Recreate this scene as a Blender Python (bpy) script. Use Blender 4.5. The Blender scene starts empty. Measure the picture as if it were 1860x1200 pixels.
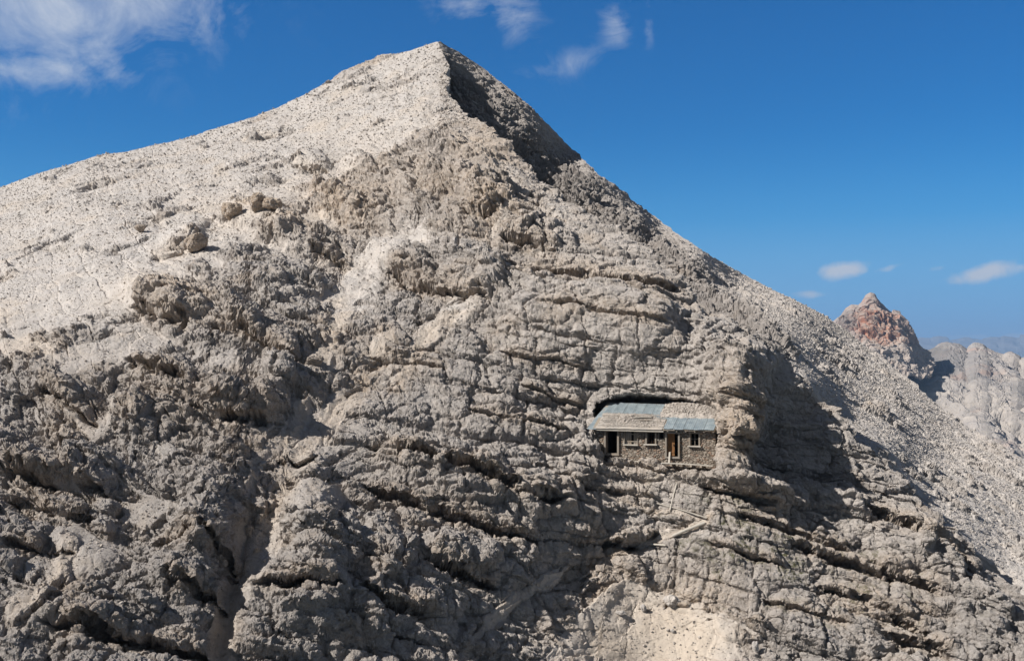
import bpy, math, random, time
import numpy as np
T0 = time.time()
C = bpy.context.scene
COL = C.collection
PI = math.pi

# ------------------------------------------------------------------ camera, sky, sun, exposure
F = 1994.0          # focal length in photo pixels (photo 1860 x 1200, horizon on row 650)
cam_d = bpy.data.cameras.new("camera")
cam = bpy.data.objects.new("camera", cam_d); COL.objects.link(cam); C.camera = cam
cam_d.sensor_width = 36.0; cam_d.sensor_fit = 'HORIZONTAL'
cam_d.lens = 36.0 * F / 1860.0
cam_d.shift_y = 50.0 / 1860.0
cam_d.clip_start = 0.5; cam_d.clip_end = 200000.0
cam.location = (0, 0, 0); cam.rotation_euler = (math.radians(90), 0, 0)

SUN_EL = math.radians(39.0)
SUN_AZ = math.radians(73.0)      # measured from the viewer's back towards the left
sun_vec = np.array([-math.sin(SUN_AZ) * math.cos(SUN_EL), -math.cos(SUN_AZ) * math.cos(SUN_EL), math.sin(SUN_EL)])
sd = bpy.data.lights.new("sun", 'SUN'); sd.energy = 5.0; sd.angle = math.radians(0.53); sd.color = (1.0, 0.96, 0.90)
sun = bpy.data.objects.new("sun", sd); COL.objects.link(sun)
from mathutils import Vector
sun.rotation_euler = Vector(tuple(sun_vec)).to_track_quat('Z', 'Y').to_euler()
C.view_settings.view_transform = 'Standard'; C.view_settings.look = 'None'
C.cycles.diffuse_bounces = 2; C.cycles.max_bounces = 6
C.view_settings.exposure = 0.38; C.view_settings.gamma = 1.0

def nodes_new(nt):
    nt.nodes.clear()
    return nt.nodes, nt.links

def build_world():
    w = bpy.data.worlds.new("World"); C.world = w; w.use_nodes = True
    N, L = nodes_new(w.node_tree)
    out = N.new("ShaderNodeOutputWorld"); bg = N.new("ShaderNodeBackground")
    sky = N.new("ShaderNodeTexSky"); sky.sky_type = 'NISHITA'; sky.sun_disc = False
    sky.sun_elevation = SUN_EL
    sky.sun_rotation = math.atan2(sun_vec[0], sun_vec[1])
    sky.altitude = 1500; sky.air_density = 1.0; sky.dust_density = 0.6; sky.ozone_density = 3.0
    hs = N.new("ShaderNodeHueSaturation"); hs.inputs['Saturation'].default_value = 1.78; hs.inputs['Value'].default_value = 1.05
    hs.inputs['Hue'].default_value = 0.508
    L.new(sky.outputs[0], hs.inputs['Color'])
    low = N.new("ShaderNodeMix"); low.data_type = 'RGBA'
    tc = N.new("ShaderNodeTexCoord")
    # direction as azimuth / elevation like coordinates (x/y, z/y)
    sep = N.new("ShaderNodeSeparateXYZ"); L.new(tc.outputs['Generated'], sep.inputs[0])
    def math_(op, a, b=None, clamp=False):
        m = N.new("ShaderNodeMath"); m.operation = op; m.use_clamp = clamp
        for i, v in enumerate((a, b)):
            if v is None: continue
            if isinstance(v, (int, float)): m.inputs[i].default_value = v
            else: L.new(v, m.inputs[i])
        return m.outputs[0]
    az = math_('ARCTAN2', sep.outputs[0], sep.outputs[1])
    el = math_('ARCSINE', sep.outputs[2])
    # the sky's own pale blue near the horizon
    lf = N.new("ShaderNodeMapRange"); lf.interpolation_type = 'SMOOTHERSTEP'; L.new(el, lf.inputs[0]); lf.inputs[1].default_value = -0.02; lf.inputs[2].default_value = 0.23; lf.inputs[3].default_value = 1.0; lf.inputs[4].default_value = 0.0
    L.new(lf.outputs[0], low.inputs['Factor']); L.new(hs.outputs[0], low.inputs['A']); low.inputs['B'].default_value = (1.0, 4.0, 7.9, 1)
    def noise(vec, scale, detail, rough, dist=0.0):
        n = N.new("ShaderNodeTexNoise"); n.inputs['Scale'].default_value = scale; n.inputs['Detail'].default_value = detail
        n.inputs['Roughness'].default_value = rough; n.inputs['Distortion'].default_value = dist
        L.new(vec, n.inputs['Vector']); return n.outputs['Fac']
    comb = N.new("ShaderNodeCombineXYZ"); L.new(az, comb.inputs[0]); L.new(el, comb.inputs[1])
    def patch(u, v, ru, rv, rot, gain):
        # soft ellipse round one direction of the sky
        a0 = math.atan((u - 930) / F); e0 = math.atan((650 - v) / F * math.cos(a0))
        dx = math_('SUBTRACT', az, a0); dy = math_('SUBTRACT', el, e0)
        c, s = math.cos(rot), math.sin(rot)
        x = math_('DIVIDE', math_('ADD', math_('MULTIPLY', dx, c), math_('MULTIPLY', dy, s)), ru / F)
        y = math_('DIVIDE', math_('SUBTRACT', math_('MULTIPLY', dy, c), math_('MULTIPLY', dx, s)), rv / F)
        r2 = math_('ADD', math_('MULTIPLY', x, x), math_('MULTIPLY', y, y))
        return math_('MULTIPLY', math_('POWER', 2.718, math_('MULTIPLY', r2, -1.0)), gain)
    # cirrus: streaked, wispy
    mp = N.new("ShaderNodeMapping"); mp.inputs['Rotation'].default_value = (0, 0, math.radians(35)); mp.inputs['Scale'].default_value = (1.2, 1.7, 1.0)
    L.new(comb.outputs[0], mp.inputs['Vector'])
    n1 = noise(mp.outputs[0], 9.5, 12.0, 0.68, 1.0)
    n2 = noise(comb.outputs[0], 38.0, 6.0, 0.65, 0.3)
    env = None
    for p in [(30, 10, 230, 110, 0.0, 1.05), (260, 0, 170, 75, 0.0, 1.0), (180, 100, 80, 36, -0.6, 0.9), (60, 120, 150, 44, 0.0, 0.8), (-300, -50, 300, 200, 0, 1.0),
              (345, 70, 25, 30, 0.6, 0.5), (840, 0, 75, 45, -0.3, 0.70), (930, 25, 60, 60, 0.5, 0.70), (1115, 50, 34, 55, 0.3, 0.64), (1180, 45, 14, 50, 0, 0.55), (1030, 115, 100, 30, 0.2, 0.50), (350, 20, 60, 40, 0, .6)]:
        q = patch(*p); env = q if env is None else math_('MAXIMUM', env, q)
    cir = math_('ADD', math_('SUBTRACT', math_('ADD', math_('MULTIPLY', n1, 2.6), math_('MULTIPLY', n2, 0.7)), 1.88), env)
    cir = math_('MULTIPLY', cir, 0.62, True)
    cir = math_('MULTIPLY', cir, math_('MULTIPLY', env, 1.6, True))
    # small cumulus low on the right
    env2 = None
    n3 = noise(comb.outputs[0], 55.0, 6.0, 0.6, 0.2)
    for p in [(1532, 492, 48, 19, 0.1, 1.0), (1610, 488, 40, 9, 0.25, 0.62), (1470, 534, 46, 10, -0.05, 0.75), (1790, 495, 62, 19, 0.2, 1.05), (1700, 488, 26, 7, 0.2, 0.45),
              (1860, 485, 50, 12, 0.1, 0.7), (1405, 355, 22, 12, 0, 0.25), (1655, 578, 20, 7, -0.3, 0.36), (1760, 612, 60, 7, 0, 0.75), (1850, 612, 40, 9, 0, 0.9), (1700, 620, 40, 6, 0, 0.6), (1960, 600, 90, 14, 0, 1.0)]:
        q = patch(*p); env2 = q if env2 is None else math_('MAXIMUM', env2, q)
    cum = math_('ADD', math_('MULTIPLY', env2, 1.9), math_('SUBTRACT', math_('MULTIPLY', n3, 1.9), 1.75))
    cum = math_('MULTIPLY', math_('MULTIPLY', cum, 1.0, True), 0.9)
    mix1 = N.new("ShaderNodeMix"); mix1.data_type = 'RGBA'
    L.new(cir, mix1.inputs['Factor']); L.new(low.outputs['Result'], mix1.inputs['A']); mix1.inputs['B'].default_value = (6.6, 7.1, 7.9, 1)
    mix2 = N.new("ShaderNodeMix"); mix2.data_type = 'RGBA'
    L.new(cum, mix2.inputs['Factor']); L.new(mix1.outputs['Result'], mix2.inputs['A']); mix2.inputs['B'].default_value = (6.6, 6.7, 7.1, 1)
    under = N.new("ShaderNodeMix"); under.data_type = 'RGBA'; uf = N.new("ShaderNodeMapRange"); L.new(el, uf.inputs[0]); uf.inputs[1].default_value = -0.03; uf.inputs[2].default_value = -0.005
    L.new(uf.outputs[0], under.inputs['Factor']); under.inputs['A'].default_value = (0.35, 0.36, 0.38, 1); L.new(mix2.outputs['Result'], under.inputs['B'])
    rear = N.new("ShaderNodeMix"); rear.data_type = 'RGBA'; rf = N.new("ShaderNodeMapRange"); rf.interpolation_type = 'SMOOTHSTEP'; L.new(sep.outputs[1], rf.inputs[0])
    rf.inputs[1].default_value = -0.15; rf.inputs[2].default_value = 0.45; L.new(rf.outputs[0], rear.inputs['Factor']); rear.inputs['A'].default_value = (1.05, 1.14, 1.30, 1); L.new(under.outputs['Result'], rear.inputs['B'])  # unseen sky behind the camera, greyed and dimmed to weaken the fill in shadows
    L.new(rear.outputs['Result'], bg.inputs['Color']); bg.inputs['Strength'].default_value = 0.074
    L.new(bg.outputs[0], out.inputs['Surface'])
build_world()

# ------------------------------------------------------------------ noise library (numpy)
f32 = np.float32
rngT = np.random.default_rng(7)
PERM = rngT.permutation(4096).astype(np.int32)
GR = rngT.normal(size=(4096, 3)).astype(f32); GR /= np.linalg.norm(GR, axis=1)[:, None]
RND = rngT.random((4096, 8)).astype(f32)
def hidx(i, j, k):
    a = PERM[i & 4095]; a = PERM[(a + j) & 4095]; return PERM[(a + k) & 4095]
def perlin(x, y, z):
    xi = np.floor(x); yi = np.floor(y); zi = np.floor(z)
    fx = (x - xi).astype(f32); fy = (y - yi).astype(f32); fz = (z - zi).astype(f32)
    xi = xi.astype(np.int32); yi = yi.astype(np.int32); zi = zi.astype(np.int32)
    u = fx * fx * fx * (fx * (fx * 6 - 15) + 10); v = fy * fy * fy * (fy * (fy * 6 - 15) + 10); w = fz * fz * fz * (fz * (fz * 6 - 15) + 10)
    r = 0
    for a in (0, 1):
        wu = u if a else 1 - u
        for b in (0, 1):
            wv = v if b else 1 - v
            for c in (0, 1):
                ww = w if c else 1 - w
                g = GR[hidx(xi + a, yi + b, zi + c)]
                r = r + wu * wv * ww * (g[..., 0] * (fx - a) + g[..., 1] * (fy - b) + g[..., 2] * (fz - c))
    return r * 1.5
def fbm(P, s, octs, rough=0.5, seed=0, ridged=False):
    x, y, z = P
    r = 0; a = 1.0; t = 0; f = 1.0 / s
    for o in range(octs):
        n = perlin(x * f + 17.3 * o + seed * 3.7, y * f + 5.1 * o - seed * 1.9, z * f + 9.7 * o + seed * 7.1)
        if ridged: n = 1 - 2 * np.abs(n)
        r = r + a * n; t += a; a *= rough; f *= 2.07
    return (r / t).astype(f32)
def worley(P, s, seed=0):
    """F1, F2, random values of the nearest cell (8), offset from its point"""
    x = (P[0] / s + seed * 13.7).ravel(); y = (P[1] / s - seed * 7.3).ravel(); z = (P[2] / s + seed * 3.1).ravel()
    sh = P[0].shape; n = x.size
    F1 = np.full(n, 9, f32); F2 = np.full(n, 9, f32); ID = np.zeros(n, np.int32)
    xi = np.floor(x).astype(np.int32); yi = np.floor(y).astype(np.int32); zi = np.floor(z).astype(np.int32)
    fx = (x - xi).astype(f32); fy = (y - yi).astype(f32); fz = (z - zi).astype(f32)
    DX = np.zeros(n, f32); DY = np.zeros(n, f32); DZ = np.zeros(n, f32)
    for a in (-1, 0, 1):
        for b in (-1, 0, 1):
            for c in (-1, 0, 1):
                h = hidx(xi + a, yi + b, zi + c); q = RND[h]
                dx = fx - (a + q[:, 0]); dy = fy - (b + q[:, 1]); dz = fz - (c + q[:, 2])
                d = dx * dx + dy * dy + dz * dz
                m = d < F1
                F2 = np.where(m, F1, np.minimum(F2, d)); F1 = np.where(m, d, F1); ID = np.where(m, h, ID)
                DX = np.where(m, dx, DX); DY = np.where(m, dy, DY); DZ = np.where(m, dz, DZ)
    R = RND[(ID * 7 + 3) & 4095]
    return np.sqrt(F1).reshape(sh), np.sqrt(F2).reshape(sh), R.reshape(sh + (8,)), (DX.reshape(sh), DY.reshape(sh), DZ.reshape(sh))
def sstep(a, b, x):
    t = np.clip((x - a) / (b - a), 0, 1); return t * t * (3 - 2 * t)
def facets(P, s, seed, tilt=0.9, edge=0.16):
    """blocks: each cell is a tilted plane standing at its own height, crevices between them; about -1..1"""
    f1, f2, R, D = worley(P, s, seed)
    h = (R[..., 3] - 0.5) * 1.2 + tilt * ((R[..., 4] - .5) * D[0] + (R[..., 5] - .5) * D[1] + (R[..., 6] - .5) * D[2]) * 2
    e = sstep(0, edge * 2.2, f2 - f1)
    return (h * (0.55 + 0.45 * e) - 0.55 * (1 - e) ** 2 + 0.12 * (0.6 - f1)).astype(f32)

# ------------------------------------------------------------------ plan of the mountain
def rbf(pts, U, V):
    """thin plate through (u, v, depth)"""
    P = np.array(pts, float); X = P[:, :2] / 400.0; Y = np.log(P[:, 2]); n = len(P)
    def k(r2): return np.where(r2 > 1e-9, 0.5 * r2 * np.log(r2 + 1e-12), 0)
    A = np.zeros((n + 3, n + 3)); d = ((X[:, None] - X[None]) ** 2).sum(-1)
    A[:n, :n] = k(d) + np.eye(n) * 0.004; A[:n, n] = 1; A[:n, n + 1:] = X; A[n, :n] = 1; A[n + 1:, :n] = X.T
    w = np.linalg.solve(A, np.r_[Y, 0, 0, 0])
    u = U / 400.0; v = V / 400.0
    r = w[n] + w[n + 1] * u + w[n + 2] * v
    for i in range(n): r = r + w[i] * k((u - X[i, 0]) ** 2 + (v - X[i, 1]) ** 2)
    return np.exp(r)
LSKY = [(-260, 408), (0, 341), (60, 320), (190, 281), (225, 277), (330, 255), (440, 220), (500, 198), (560, 170), (600, 148), (640, 125), (665, 112), (700, 104), (745, 94), (780, 80), (795, 75)]
CREST = [(795, 75), (808, 105), (813, 140), (818, 172), (834, 198), (850, 211), (872, 222), (920, 262), (965, 300), (1000, 340), (1060, 385), (1130, 425), (1190, 468), (1240, 505), (1290, 560), (1330, 580), (1380, 608),
         (1425, 640), (1469, 688), (1496, 720), (1539, 768), (1581, 816), (1645, 880), (1693, 928), (1741, 976), (1773, 1010), (1822, 1035), (1860, 1072), (1960, 1130), (2100, 1230)]
RSKY = [(700, 130), (770, 92), (797, 77), (830, 93), (880, 125), (930, 165), (980, 210), (1030, 262), (1080, 310), (1130, 352), (1180, 388), (1230, 425), (1290, 465), (1350, 500), (1400, 525), (1450, 550),
        (1500, 575), (1540, 605), (1600, 650), (1650, 690), (1700, 735), (1750, 770), (1800, 800), (1860, 835), (1960, 885), (2100, 960)]
def pl(pts, u):
    p = np.array(pts, float); return np.interp(u, p[:, 0], p[:, 1])
DEPTH_A = [(795, 75, 172), (700, 104, 174), (600, 148, 172), (500, 200, 168), (330, 262, 162), (190, 290, 158), (0, 348, 152), (-260, 408, 145),
           (803, 150, 160), (835, 207, 146), (870, 222, 142), (1000, 340, 122), (1130, 425, 110), (1240, 505, 101), (1290, 560, 97), (1380, 608, 95), (1469, 688, 93), (1581, 816, 89), (1741, 976, 83), (1860, 1072, 79), (2100, 1230, 72),
           (800, 250, 138), (800, 400, 112), (650, 300, 138), (650, 420, 116),
           (1190, 1320, 69), (1190, 1200, 74), (1190, 1000, 81), (1190, 850, 84.5), (1190, 690, 89), (1100, 700, 90), (1270, 710, 87.5), (1190, 560, 93), (1050, 520, 96), (1050, 750, 88.6), (1050, 950, 80),
           (930, 1320, 64), (930, 1200, 69), (930, 900, 79), (930, 650, 91), (930, 500, 99), (930, 350, 117),
           (700, 1320, 61), (700, 1100, 68), (700, 900, 76), (700, 700, 87), (700, 550, 98),
           (500, 1320, 58), (500, 1200, 62), (500, 900, 73), (500, 700, 84), (500, 520, 100), (500, 380, 124),
           (200, 1320, 54), (200, 1200, 58), (200, 900, 70), (200, 650, 86), (200, 500, 106), (200, 380, 132),
           (-260, 1320, 50), (-260, 1100, 58), (-260, 900, 68), (-260, 650, 90), (-260, 500, 120),
           (1350, 1320, 67), (1350, 1150, 74), (1350, 1000, 79), (1350, 850, 82), (1345, 700, 85),
           (1500, 1320, 68), (1500, 1150, 74), (1500, 1000, 80), (1500, 850, 86),
           (1700, 1320, 67), (1700, 1150, 74), (1860, 1320, 65), (1860, 1200, 71)]
DEPTH_B = [(700, 60, 176), (795, 75, 174), (880, 125, 178), (1030, 262, 184), (1180, 388, 184), (1350, 500, 174), (1500, 575, 158), (1650, 690, 141), (1860, 835, 120), (2100, 960, 104),
           (700, 180, 175), (803, 170, 169), (835, 215, 163), (870, 232, 160), (940, 280, 164), (1000, 350, 160), (1130, 435, 152), (1240, 515, 138), (1290, 570, 124), (1380, 618, 103), (1469, 698, 99), (1581, 826, 93), (1741, 986, 86), (1860, 1082, 82), (2100, 1240, 75),
           (1060, 320, 164), (1160, 400, 156), (1260, 470, 150), (1400, 560, 142), (1500, 640, 132), (1600, 720, 123), (1700, 820, 113), (1860, 940, 102), (2100, 1080, 90),
           (900, 180, 170), (980, 250, 168), (1040, 400, 156), (1240, 620, 118), (1469, 800, 94), (1741, 1090, 81)]
def P3(u, v, d):
    return np.array([(u - 930) / F * d, d * np.ones_like(u * 1.0), (650 - v) / F * d])
def px(u, v, d):
    return Vector(((u - 930) / F * d, d, (650 - v) / F * d))

def seg_dist(U, V, line):
    """distance to a polyline, signed side (+ = below the line in the picture), position along 0..1"""
    best = np.full(U.shape, 1e9, f32); side = np.zeros(U.shape, f32); tt = np.zeros(U.shape, f32)
    L = [math.dist(line[i], line[i + 1]) for i in range(len(line) - 1)]; tot = sum(L); acc = 0
    for i in range(len(line) - 1):
        (x0, y0), (x1, y1) = line[i], line[i + 1]; dx, dy = x1 - x0, y1 - y0; l2 = dx * dx + dy * dy
        t = np.clip(((U - x0) * dx + (V - y0) * dy) / l2, 0, 1)
        ex = U - x0 - t * dx; ey = V - y0 - t * dy; d = np.sqrt(ex * ex + ey * ey)
        cr = dx * ey - dy * ex
        m = d < best
        best = np.where(m, d, best); side = np.where(m, np.sign(cr), side); tt = np.where(m, (acc + t * L[i]) / tot, tt)
        acc += L[i]
    return best, side, tt
def in_poly(U, V, poly):
    """signed distance to a polygon, + inside"""
    ins = np.zeros(U.shape, bool); n = len(poly)
    for i in range(n):
        (x0, y0), (x1, y1) = poly[i], poly[(i + 1) % n]
        c = ((y0 > V) != (y1 > V)) & (U < (x1 - x0) * (V - y0) / ((y1 - y0) if y1 != y0 else 1e-9) + x0)
        ins ^= c
    d, _, _ = seg_dist(U, V, poly + [poly[0]])
    return np.where(ins, d, -d)
def gauss(U, V, u, v, ru, rv, rot=0.0):
    c, s = math.cos(rot), math.sin(rot); x = U - u; y = V - v
    a = (x * c + y * s) / ru; b = (-x * s + y * c) / rv
    return np.exp(-(a * a + b * b))
def blocky(g, a):
    return a * (0.55 * g + 0.55 * sstep(0.28, 0.46, g)) if a > 0 else a * g ** 0.8
def local(U, V, u0, v0, u1, v1):
    """row / column window of the grid that holds a pixel box"""
    m = (U > u0) & (U < u1) & (V > v0) & (V < v1)
    r = np.where(m.any(1))[0]; c = np.where(m.any(0))[0]
    if len(r) == 0: return None
    return slice(r[0], r[-1] + 1), slice(c[0], c[-1] + 1)

# ledges: (points, depth of the cut in m, swell above in m, width px)
LEDGES = [
 ([(900, 480), (1000, 478), (1075, 492), (1170, 515), (1262, 532)], 1.1, 0.5, 16),
 ([(960, 550), (1060, 560), (1150, 580), (1230, 600)], 0.5, 0.25, 12),
 ([(690, 485), (760, 510), (830, 530), (900, 545)], 1.1, 0.8, 18),
 ([(560, 455), (640, 480)], 0.9, 0.8, 16),
 ([(835, 385), (870, 395), (905, 395)], 1.2, 0.9, 18),
 ([(905, 425), (960, 435), (1020, 455)], 0.9, 0.6, 14),
 ([(235, 560), (300, 580), (350, 592)], 1.3, 0.9, 16),
 ([(370, 592), (440, 610), (520, 645), (560, 662)], 1.2, 0.6, 12),
 ([(225, 650), (290, 675), (350, 690)], 1.3, 0.8, 13),
 ([(270, 705), (330, 725)], 1.0, 0.5, 12),
 ([(370, 738), (430, 755), (500, 765)], 1.4, 0.9, 16),
 ([(70, 695), (130, 745), (180, 765)], 1.3, 0.8, 18),
 ([(0, 858), (60, 870), (140, 872), (200, 890)], 1.5, 0.9, 22),
 ([(0, 900), (90, 915), (180, 935)], 1.2, 0.6, 16),
 ([(0, 975), (70, 985), (140, 1000)], 0.9, 0.5, 14),
 ([(60, 1120), (150, 1140), (250, 1165), (400, 1190)], 1.5, 0.8, 20),
 ([(270, 985), (330, 990), (420, 1010), (440, 1050)], 1.3, 0.8, 18),
 ([(290, 1060), (360, 1085), (420, 1100)], 1.2, 0.7, 16),
 ([(440, 1070), (500, 1080), (620, 1095)], 1.3, 0.7, 15),
 ([(650, 800), (720, 825), (800, 845), (880, 870), (940, 900), (1040, 925)], 1.5, 0.9, 18),
 ([(640, 875), (740, 905), (830, 935), (930, 970), (1000, 975)], 1.2, 0.8, 18),
 ([(760, 1010), (840, 1040), (910, 1065)], 1.4, 0.9, 20),
 ([(640, 1085), (720, 1110), (800, 1120)], 1.2, 0.8, 20),
 ([(1090, 985), (1140, 990), (1200, 965)], 1.5, 0.9, 16),
 ([(1040, 880), (1120, 895), (1200, 900)], 0.6, 0.3, 10),
 ([(1140, 838), (1190, 850), (1230, 856)], 0.8, 0.3, 8),
 ([(1270, 880), (1340, 895), (1420, 920)], 1.5, 0.8, 13),
 ([(1330, 930), (1420, 950), (1500, 985), (1560, 1000)], 0.9, 0.5, 12),
 ([(1280, 985), (1370, 1010), (1440, 1030)], 0.7, 0.5, 10),
 ([(1420, 975), (1540, 1015), (1640, 1050), (1730, 1100)], 1.2, 0.8, 15),
 ([(1560, 920), (1640, 960), (1720, 1000), (1790, 1060)], 1.4, 0.8, 16),
 ([(1480, 1060), (1580, 1095), (1700, 1150)], 1.1, 0.6, 15),
 ([(1600, 1145), (1680, 1165), (1740, 1195)], 1.6, 0.9, 14),
 ([(1380, 1085), (1470, 1110), (1560, 1140)], 0.5, 0.3, 10),
 ([(940, 700), (1010, 720), (1070, 735)], 0.5, 0.3, 10),
 ([(660, 640), (740, 655), (820, 670)], 0.4, 0.3, 10),
 ([(500, 820), (540, 835), (580, 825)], 1.2, 0.8, 14),
 ([(840, 740), (930, 760), (1040, 780)], 0.5, 0.3, 9),
 ([(900, 640), (1000, 655), (1090, 672)], 0.45, 0.25, 10),
 ([(530, 300), (570, 312), (600, 312)], 0.9, 0.8, 12),
 ([(270, 470), (330, 460), (370, 430)], 0.7, 0.7, 12),
]
# hollows and swells: (u, v, ru, rv, rot, metres)   + = towards the viewer
BUMPS = [
 (640, 385, 22, 15, .3, 1.5), (690, 368, 22, 14, .2, 1.4), (740, 338, 20, 12, .2, 1.4), (785, 300, 20, 11, .3, 1.3), (832, 322, 20, 13, .2, 1.4), (722, 300, 22, 10, .2, 1.2), (600, 352, 28, 13, .2, 1.4), (655, 300, 26, 11, .2, 1.3), (800, 262, 34, 12, .3, 1.5), (770, 375, 26, 12, .2, 1.2), (830, 255, 20, 14, .3, 1.2),
 (1345, 770, 34, 50, 0.0, 3.0), (1325, 690, 35, 60, 0.1, 2.2), (1330, 850, 45, 30, 0.5, 2.0), (1290, 640, 30, 60, 0.0, 1.0), (1385, 895, 50, 22, 0.35, 1.8),
 (1430, 780, 42, 70, 0.45, -3.6), (1480, 850, 50, 40, 0.5, -2.0), (1410, 690, 25, 40, 0.5, -1.2), (1370, 640, 40, 22, 0.3, 1.2),
 (1560, 940, 60, 26, 0.5, 0.9), (1630, 990, 60, 26, 0.5, 1.2), (1700, 1030, 55, 30, 0.6, 1.4), (1520, 890, 50, 20, 0.5, 1.0), (1780, 1110, 60, 40, 0.6, 1.3),
 (790, 330, 40, 20, 0.3, 0.6), (880, 355, 50, 34, 0.2, 2.4), (930, 400, 45, 26, 0.25, 1.2), (870, 290, 40, 18, 0.5, 0.9), (620, 375, 60, 22, 0.2, 1.4), (1000, 430, 55, 22, 0.25, 1.2),
 (480, 405, 70, 30, 0.3, 2.4), (560, 440, 60, 26, 0.3, 1.9), (340, 430, 45, 18, -0.4, 1.4), (570, 295, 34, 14, 0.2, 1.3), (680, 300, 40, 16, 0.2, 0.7),
 (300, 550, 75, 30, 0.35, 2.4), (420, 580, 60, 25, 0.35, 1.6), (470, 500, 60, 25, 0.3, 1.2), (730, 470, 60, 24, 0.3, 2.2), (860, 490, 60, 40, 0.2, 1.8), (740, 515, 30, 10, 0.2, -1.0),
 (120, 720, 45, 28, 0.6, 1.4), (230, 745, 36, 35, 0.3, 1.8), (300, 670, 60, 16, 0.3, 1.4), (440, 730, 70, 28, 0.25, 2.2), (500, 700, 34, 50, 0.2, 2.0), (490, 620, 55, 30, 0.5, 1.0),
 (60, 840, 80, 30, 0.1, 1.8), (160, 850, 50, 35, 0.3, 1.4), (370, 960, 45, 60, 0.2, 3.0), (330, 1040, 60, 50, 0.1, 2.4), (180, 1110, 110, 40, 0.1, 1.6), (400, 850, 55, 60, 0.0, 1.4),
 (560, 930, 55, 60, -0.3, 1.0), (590, 1000, 60, 60, 0.0, 2.4), (540, 1090, 90, 50, 0.1, 2.0), (700, 1000, 50, 60, 0, 1.2), (640, 1140, 80, 40, 0, 1.0),
 (740, 840, 60, 25, 0.3, 1.8), (850, 880, 70, 36, 0.3, 2.2), (980, 900, 60, 36, 0.3, 2.0), (1060, 940, 60, 30, 0.2, 0.9), (840, 1000, 70, 36, 0.25, 1.8), (930, 1010, 60, 50, 0.4, 0.6), (760, 1080, 90, 40, 0.2, 1.2),
 (480, 470, 40, 20, 0, 0.5), (1120, 550, 110, 40, 0.15, 1.2), (1180, 620, 100, 36, 0.15, 0.7), (1000, 600, 90, 60, 0.2, 1.0), 
 (1065, 800, 22, 30, 0, 0.5), (1150, 856, 70, 10, 0.05, 0.5),  (1050, 850, 36, 30, 0.4, 1.1), (1290, 1000, 60, 30, 0.3, 0.7), (1500, 1140, 110, 40, 0.3, 0.8), (1340, 1140, 40, 24, 0.2, 0.8),
]
# scree channels: (points, width px, cut m)
GULLIES = [
 ([(790, 420), (740, 430), (680, 470), (640, 530), (600, 600), (585, 650)], 34, 1.3),
 ([(700, 620), (640, 700), (600, 750), (560, 790), (520, 850), (500, 910), (450, 1000), (415, 1100), (400, 1230)], 34, 2.2),
 ([(560, 700), (545, 760), (500, 800), (460, 850), (440, 950), (430, 1050), (400, 1150), (395, 1230)], 16, 2.0),
 ([(1290, 940), (1220, 965), (1130, 1000), (1060, 1020), (1000, 1050), (940, 1080), (860, 1160), (800, 1240)], 15, 1.2),
 ([(860, 540), (800, 580), (720, 690)], 26, 0.7),
 ([(1110, 1080), (1180, 1140), (1230, 1230)], 90, 0.5),
 ([(130, 980), (100, 1060), (30, 1110)], 26, 0.8),
 ([(1095, 900), (1190, 925), (1280, 940)], 8, 0.6),
 ([(985, 345), (930, 380), (900, 430)], 12, 0.7),
]
# how much loose scree lies on the rock: (u, v, ru, rv, rot, amount), 0 = bare, 1 = buried
SCREE = [
 (0, 420, 420, 150, -0.25, 1.5), (300, 330, 330, 90, -0.35, 1.5), (600, 230, 220, 80, -0.45, 1.4), (760, 120, 70, 60, 0, 1.4), (100, 560, 220, 70, -0.35, 1.1), (700, 330, 40, 20, 0.3, 0.3),
 (-100, 560, 200, 80, 0, 1.2), (800, 215, 60, 30, 0.3, 0.6), (830, 450, 60, 26, 0, 0.4),
 (400, 640, 80, 20, 0.3, 0.6), (160, 640, 130, 30, -0.1, 0.75), (550, 880, 46, 70, 0.4, 1.0), (480, 1000, 30, 90, 0.25, 1.0), (410, 1130, 26, 80, 0.1, 1.0), (690, 640, 90, 70, 0.2, 0.35), (760, 720, 120, 60, 0.2, 0.3), (720, 405, 50, 16, 0, 0.45),
 (1190, 1170, 120, 75, 0, 1.25), (1090, 1110, 40, 50, 0, 0.8), (1060, 1060, 70, 20, -0.4, 0.6), (170, 1010, 50, 30, 0, 0.6), (80, 1090, 60, 26, -0.4, 0.8), (1250, 1170, 90, 60, 0, 0.9), (940, 320, 60, 14, 0.6, 0.6), (960, 150, 10, 10, 0, 0.1),
 (560, 540, 80, 16, 0.5, 0.4), (640, 545, 70, 30, 0.3, 0.4), (1160, 860, 90, 20, 0.1, 0.15), (1250, 960, 60, 12, 0, 0.4), (990, 360, 45, 10, 0.5, 0.7), (1100, 420, 40, 8, 0.6, 0.5), (620, 790, 90, 40, 0, 0.3),
]
CAVE = [(1083, 750), (1086, 737), (1097, 723), (1118, 716), (1150, 715), (1190, 718), (1230, 723), (1268, 730), (1296, 738), (1302, 748), (1301, 790), (1299, 853), (1214, 851), (1196, 836), (1094, 830), (1085, 800), (1083, 770)]
def bed_coord(P):
    X = np.clip(P[0], -60, 60)
    return P[2] + 0.19 * X + 0.00010 * (X - 4) ** 3 + 0.10 * (P[1] - 85)

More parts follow.
